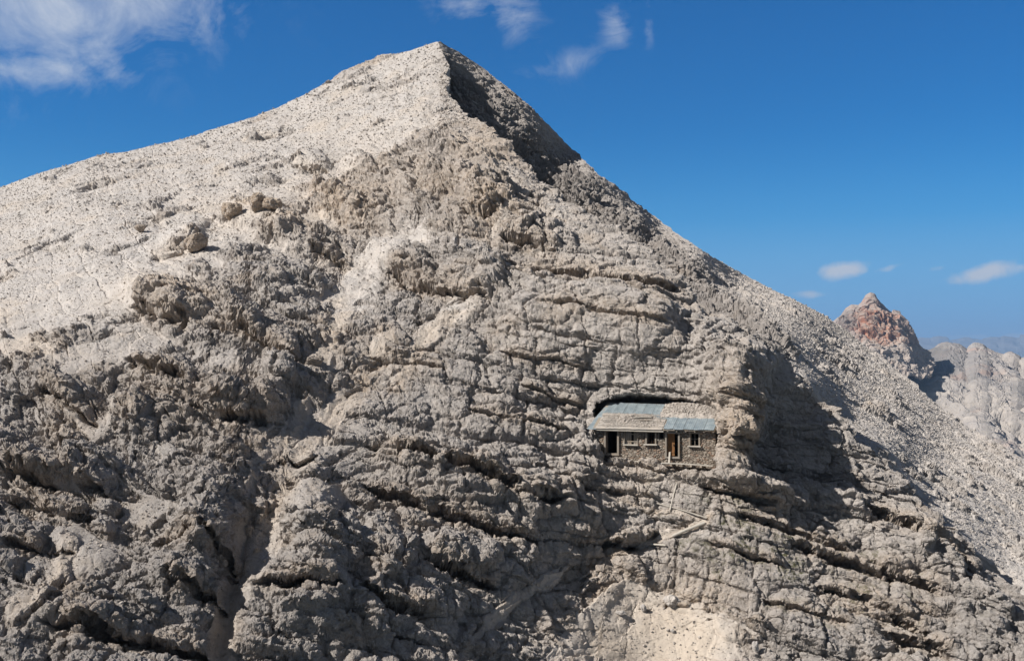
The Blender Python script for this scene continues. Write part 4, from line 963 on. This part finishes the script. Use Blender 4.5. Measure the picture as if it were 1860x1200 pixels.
def rubble(name, label, x0, x1, y0, y1, h, count, seed, smin=0.05, smax=0.28, sheet=True):
    rg = np.random.default_rng(seed); co = []; fc = []; nv = 0
    def shape(x, y):
        fx = (x - x0) / (x1 - x0); fy = (y - y0) / (y1 - y0)
        return h * max(0.0, 1 - (2 * fx - 1) ** 4) * max(0.0, 1 - (2 * fy - 1.0) ** 4)
    if sheet:
        n1_, n2_ = 70, 34; gi = np.zeros((n2_ + 1, n1_ + 1), int)
        for j in range(n2_ + 1):
            for i in range(n1_ + 1):
                fx, fy = i / n1_, j / n2_; wx_ = 0.16 * mnoise.noise(Vector((fx * 9 + seed, fy * 4, 1))); x = x0 + (x1 - x0) * fx; y = y0 + (y1 - y0) * fy + wx_
                x += 0.1 * mnoise.noise(Vector((fx * 9, fy * 5 + seed, 7)))
                p = roof_pt(x, y, 0.03 + shape(x, y - wx_) + 0.06 * mnoise.noise(Vector((x * 5, y * 5, seed))) + 0.04 * mnoise.noise(Vector((x * 14, y * 14, seed))) - (0.12 if i in (0, n1_) or j in (0, n2_) else 0))
                gi[j, i] = len(co); co.append(tuple(p))
        for j in range(n2_):
            for i in range(n1_): fc += [(gi[j, i], gi[j, i + 1], gi[j + 1, i + 1]), (gi[j, i], gi[j + 1, i + 1], gi[j + 1, i])]
    for k in range(count):
        a, b = rg.random(2); x = x0 + (x1 - x0) * a; y = y0 + (y1 - y0) * b; r = smin * (1 - rg.random() * (1 - (smin / smax) ** 2.2)) ** (-1 / 2.2)
        if rg.random() > 0.25 + shape(x, y) / h: continue
        v = IV * rg.uniform(.7, 1.2, (12, 1)) * r * 0.5 * rg.uniform(.5, 1.2, (1, 3)); c = np.array(roof_pt(x, y, 0.05 + shape(x, y) + r * 0.15)); base_ = len(co)
        co += [tuple(q) for q in v + c]; fc += [tuple(q + base_) for q in IF]
    co = np.array(co); M = np.array(HM); w = co @ M[:3, :3].T + M[:3, 3]
    mk = np.tile([0.75, 0.25, 0.1, 0], (len(co), 1)); o = raw_mesh(name, w, np.array(fc), ROCK, mk); return tag(o, label, "rubble", None, "stuff")
rubble("rubble", "pile of pale rock rubble lying on the right half of the metal roof", hx(1197)[0] - 0.35, HL + 0.05, 1.05, 3.3, 0.36, 2200, 3)
rubble("rubble", "white broken stones in the middle of the timber part of the roof", 1.55, 2.75, 0.15, 1.35, 0.14, 420, 4, 0.05, 0.3)
rubble("rubble", "thin gravel strewn over the boards of the left roof", 0.2, XM - 0.1, -0.45, 1.6, 0.02, 5200, 5, 0.03, 0.15, False)
print("hut", time.time() - T0)

# ------------------------------------------------------------------ loose timber
def timber(name, label, cat, a, b, wdt, thk, mat, group=None, roundish=False, twist=0.0, seed=1):
    """a weathered length of wood between two points, slightly bowed, ends ragged"""
    a, b = Vector(a), Vector(b); d = b - a; L_ = d.length; d.normalize(); side = d.cross(Vector((0, 0, 1))).normalized(); upv = side.cross(d).normalized()
    side, upv = side * math.cos(twist) + upv * math.sin(twist), upv * math.cos(twist) - side * math.sin(twist)
    bm = bmesh.new(); n = 12; m_ = 10 if roundish else 4; rings = []
    for i in range(n + 1):
        f = i / n; c = a + d * (L_ * f) + upv * (0.04 * math.sin(f * PI) * L_ / 4) + side * 0.02 * mnoise.noise(Vector((f * 4, seed, 0)))
        ring = []
        for k in range(m_):
            an = 2 * PI * (k + .5) / m_; rr = 1 + 0.12 * mnoise.noise(Vector((f * 6, k, seed)))
            cx, cy = (math.cos(an), math.sin(an)) if roundish else (1.0 if math.cos(an) > 0 else -1.0, 1.0 if math.sin(an) > 0 else -1.0)
            e_ = d * (rnd.uniform(-.05, .05) if i in (0, n) else 0)
            ring.append(bm.verts.new(c + e_ + side * cx * wdt / 2 * rr * (1 - .15 * f) + upv * cy * thk / 2 * rr))
        rings.append(ring)
    for i in range(n):
        for k in range(m_): bm.faces.new((rings[i][k], rings[i][(k + 1) % m_], rings[i + 1][(k + 1) % m_], rings[i + 1][k]))
    bm.faces.new(rings[0][::-1]); bm.faces.new(rings[-1]); bmesh.ops.recalc_face_normals(bm, faces=bm.faces)
    o = add_part(name, bm, mat, None, False)
    c = (a + b) / 2; o.data.transform(Matrix.Translation(-c)); o.location = c
    return tag(o, label, cat, group)
# screen-space lookup of the finished relief, to set things down on it
PUA = 930 + F * XA[0] / XA[1]; PVA = 650 - F * XA[2] / XA[1]
def on_A(u, v):
    e = (PUA - u) ** 2 + (PVA - v) ** 2; j = int(np.argmin(e)); return Vector(XA.reshape(3, -1)[:, j]), Vector(nA.reshape(3, -1)[:, j])
def lay(u0, v0, u1, v1, thk, lift=0.0):
    """end points just in front of the rock, clearing it along the whole length"""
    pts = [on_A(u0 + (u1 - u0) * f, v0 + (v1 - v0) * f)[0] for f in np.linspace(0, 1, 9)]
    a, b = pts[0], pts[-1]; need = 0
    for i, p in enumerate(pts):
        f = i / 8; q = a.lerp(b, f); need = max(need, q.y - p.y)
    need *= 0.55
    k = lambda p, u, v: px(u, v, p.y - need - thk * 0.4 - lift)
    return k(a, u0, v0), k(b, u1, v1)
def hw(x, y, z): return HM @ Vector((x, y, z))
xd = (DOOR2[0] + DOOR2[2]) / 2
timber("plank", "long pale walkway plank running below the right doorway and window", "plank", hw(hx(1200)[0], -0.42, -0.10), hw(HL - 0.1, -0.42, -0.18), 0.34, 0.07, PALE)
timber("plank", "thin warped plank lying on the ledge below the boarded window", "plank", hw(hx(1122)[0], -0.38, -0.02), hw(hx(1208)[0], -0.40, -0.12), 0.22, 0.05, PALE, seed=5)
timber("plank", "short broken board leaning upright in front of the brown door", "plank", hw(DOOR2[0] + 0.22, -0.32, -0.05), hw(DOOR2[0] + 0.26, -0.22, 0.80), 0.17, 0.03, PALE, seed=6)
timber("plank", "short grey plank lying on the timber part of the roof", "plank", Vector(hw(*roof_pt(2.85, 0.75, 0.16))), Vector(hw(*roof_pt(4.25, 0.95, 0.13))), 0.30, 0.06, PALE, seed=7)
timber("plank", "dark edged board lying in front of the short grey roof plank", "plank", Vector(hw(*roof_pt(3.3, 0.45, 0.13))), Vector(hw(*roof_pt(4.3, 0.50, 0.11))), 0.16, 0.05, WOOD, seed=8)
for k, (u, lab) in enumerate([(1222, "leftmost stub beam propping the walkway plank, below the brown door"), (1241, "stub beam propping the walkway plank just right of the doorway"), (1258, "stub beam propping the walkway plank below the right window"), (1276, "stub beam propping the walkway plank, nearest the rock buttress")]):
    x = hx(u)[0]; timber("beam", lab, "beam", hw(x, -0.62, -0.22), hw(x + 0.05, 0.35, -0.30), 0.16, 0.16, WOOD, "stub beams under the walkway", seed=20 + k)
a, b = lay(1229, 878, 1217, 927, 0.1); timber("pole", "long pale pole standing steeply against the rock below the hut", "pole", a, b, 0.13, 0.12, PALE, None, True, seed=31)
a, b = lay(1222, 973, 1280, 949, 0.3); timber("log", "thick bleached log lying on the scree below the hut", "log", a, b, 0.26, 0.24, PALE, None, True, seed=32)
a, b = lay(1180, 988, 1209, 990, 0.2); timber("log", "short broken log lying left of the thick bleached log", "log", a, b, 0.18, 0.15, PALE, None, True, seed=33)
a, b = lay(1192, 913, 1284, 940, 0.1); timber("plank", "long thin board lying along the rock ledge above the bleached log", "plank", a, b, 0.14, 0.06, PALE, seed=34)
a, b = lay(1259, 879, 1273, 863, 0.1); timber("stick", "short pale stick on the rocks under the walkway beams", "stick", a, b, 0.07, 0.06, PALE, None, True, seed=35)

# ------------------------------------------------------------------ boulders one can tell apart
BV, BF = ico(4)
def boulder(u, v, w_, h_, label, seed, ochre=0.3, dark_tone=0.2, scr_=0.1, dep=0.9, group=None, sink=0.22, cut=0.0):
    p, n = on_A(u, v + h_ * 0.3); sx = w_ / F * p.y / 2; sz = h_ / F * p.y / 2; sy = (sx + sz) / 2 * dep
    rg = np.random.default_rng(seed); P = BV.T.astype(f32)
    r = np.ones(len(BV))
    for _ in range(9):      # planes cut the ball into a block
        d = rg.normal(size=3); d /= np.linalg.norm(d); c = rg.uniform(0.50, 0.82); dt = BV @ d; r = np.where(dt * r > c, c / np.maximum(dt, 1e-3), r)
    Q = tuple((BV * r[:, None] * np.array([sx, sy, sz])).T.astype(f32) + seed)
    s_ = (sx + sz) / 2
    co = BV * (r + 0.13 * facets(Q, s_ * 0.55, 3, edge=.1) + 0.05 * facets(Q, s_ * 0.22, 5) + 0.16 * fbm(Q, s_ * 0.7, 5, .65, seed, True))[:, None] * np.array([sx, sy, sz])
    mk = np.tile([scr_, ochre, dark_tone, 0], (len(co), 1)).astype(f32); mk[:, 0] = np.clip(scr_ + 0.5 * sstep(.4, .9, BV[:, 2]), 0, 1)
    o = raw_mesh("boulder", co, BF, ROCK, mk)
    o.location = px(u, v, p.y - sy * (1 - 2 * sink))
    return tag(o, label, "boulder", group)
boulder(420, 384, 42, 36, "tan blocky boulder standing at the upper left end of the ochre outcrop", 1, .9, .1)
boulder(470, 367, 28, 44, "tall ochre boulder just right of the tan blocky boulder", 2, .95, .1)
boulder(497, 371, 36, 30, "ochre block wedged right of the tall ochre boulder", 3, .9, .2)
boulder(352, 440, 44, 40, "rounded brown boulder on the edge of the left scree slope", 4, .8, .5)
boulder(255, 416, 24, 15, "small lone brown rock high on the left scree slope", 5, .7, .5)
boulder(571, 652, 32, 26, "round grey boulder resting in the head of the central gully", 6, .4, .5)
boulder(1219, 1094, 30, 26, "pale angular boulder at the top of the lower scree fan", 7, .1, 0, .6)
boulder(1168, 1104, 11, 14, "small white stone left of the pale angular boulder", 8, 0, 0, 1.0)
boulder(1372, 1176, 13, 26, "white upright slab near the bottom edge right of the scree fan", 9, 0, 0, 1.0, .5)
boulder(1127, 1113, 18, 10, "flat whitish stone on the upper left side of the scree fan", 10, 0, 0, .9)
boulder(1305, 984, 17, 15, "rounded grey stone sitting among moss right of the bleached log", 11, .1, .2)
boulder(1318, 989, 16, 16, "round grey stone touching the mossy rounded stone on its right", 12, .1, .2)
boulder(597, 149, 12, 7, "tiny dark rock sticking up on the left skyline below the summit", 13, .1, 1.0, 0)
boulder(1345, 772, 66, 52, "knobbly boulder jutting from the buttress right of the hut", 16, .8, .1, .1, .9, sink=.30)
boulder(1222, 1145, 9, 7, "very small pale stone in the middle of the scree fan", 17, 0, 0, 1)
print("things", time.time() - T0)

# ------------------------------------------------------------------ air
def haze():
    me = bpy.data.meshes.new("haze"); x, y0, y1, z0, z1 = 46000, -46000, 46000, -1300, 1000
    v = [(a, b, c) for a in (-x, x) for b in (y0, y1) for c in (z0, z1)]
    me.from_pydata(v, [], [(0, 1, 3, 2), (4, 6, 7, 5), (0, 4, 5, 1), (2, 3, 7, 6), (0, 2, 6, 4), (1, 5, 7, 3)]); me.update()
    m = bpy.data.materials.new("haze"); m.use_nodes = True; N, L = nodes_new(m.node_tree)
    out = N.new("ShaderNodeOutputMaterial"); v = N.new("ShaderNodeVolumePrincipled"); L.new(v.outputs[0], out.inputs['Volume'])
    v.inputs['Color'].default_value = (0.38, 0.63, 1.0, 1); v.inputs['Density'].default_value = 4.6e-5; v.inputs['Anisotropy'].default_value = 0.0
    me.materials.append(m); o = bpy.data.objects.new("haze", me); COL.objects.link(o); o["kind"] = "stuff"
haze()
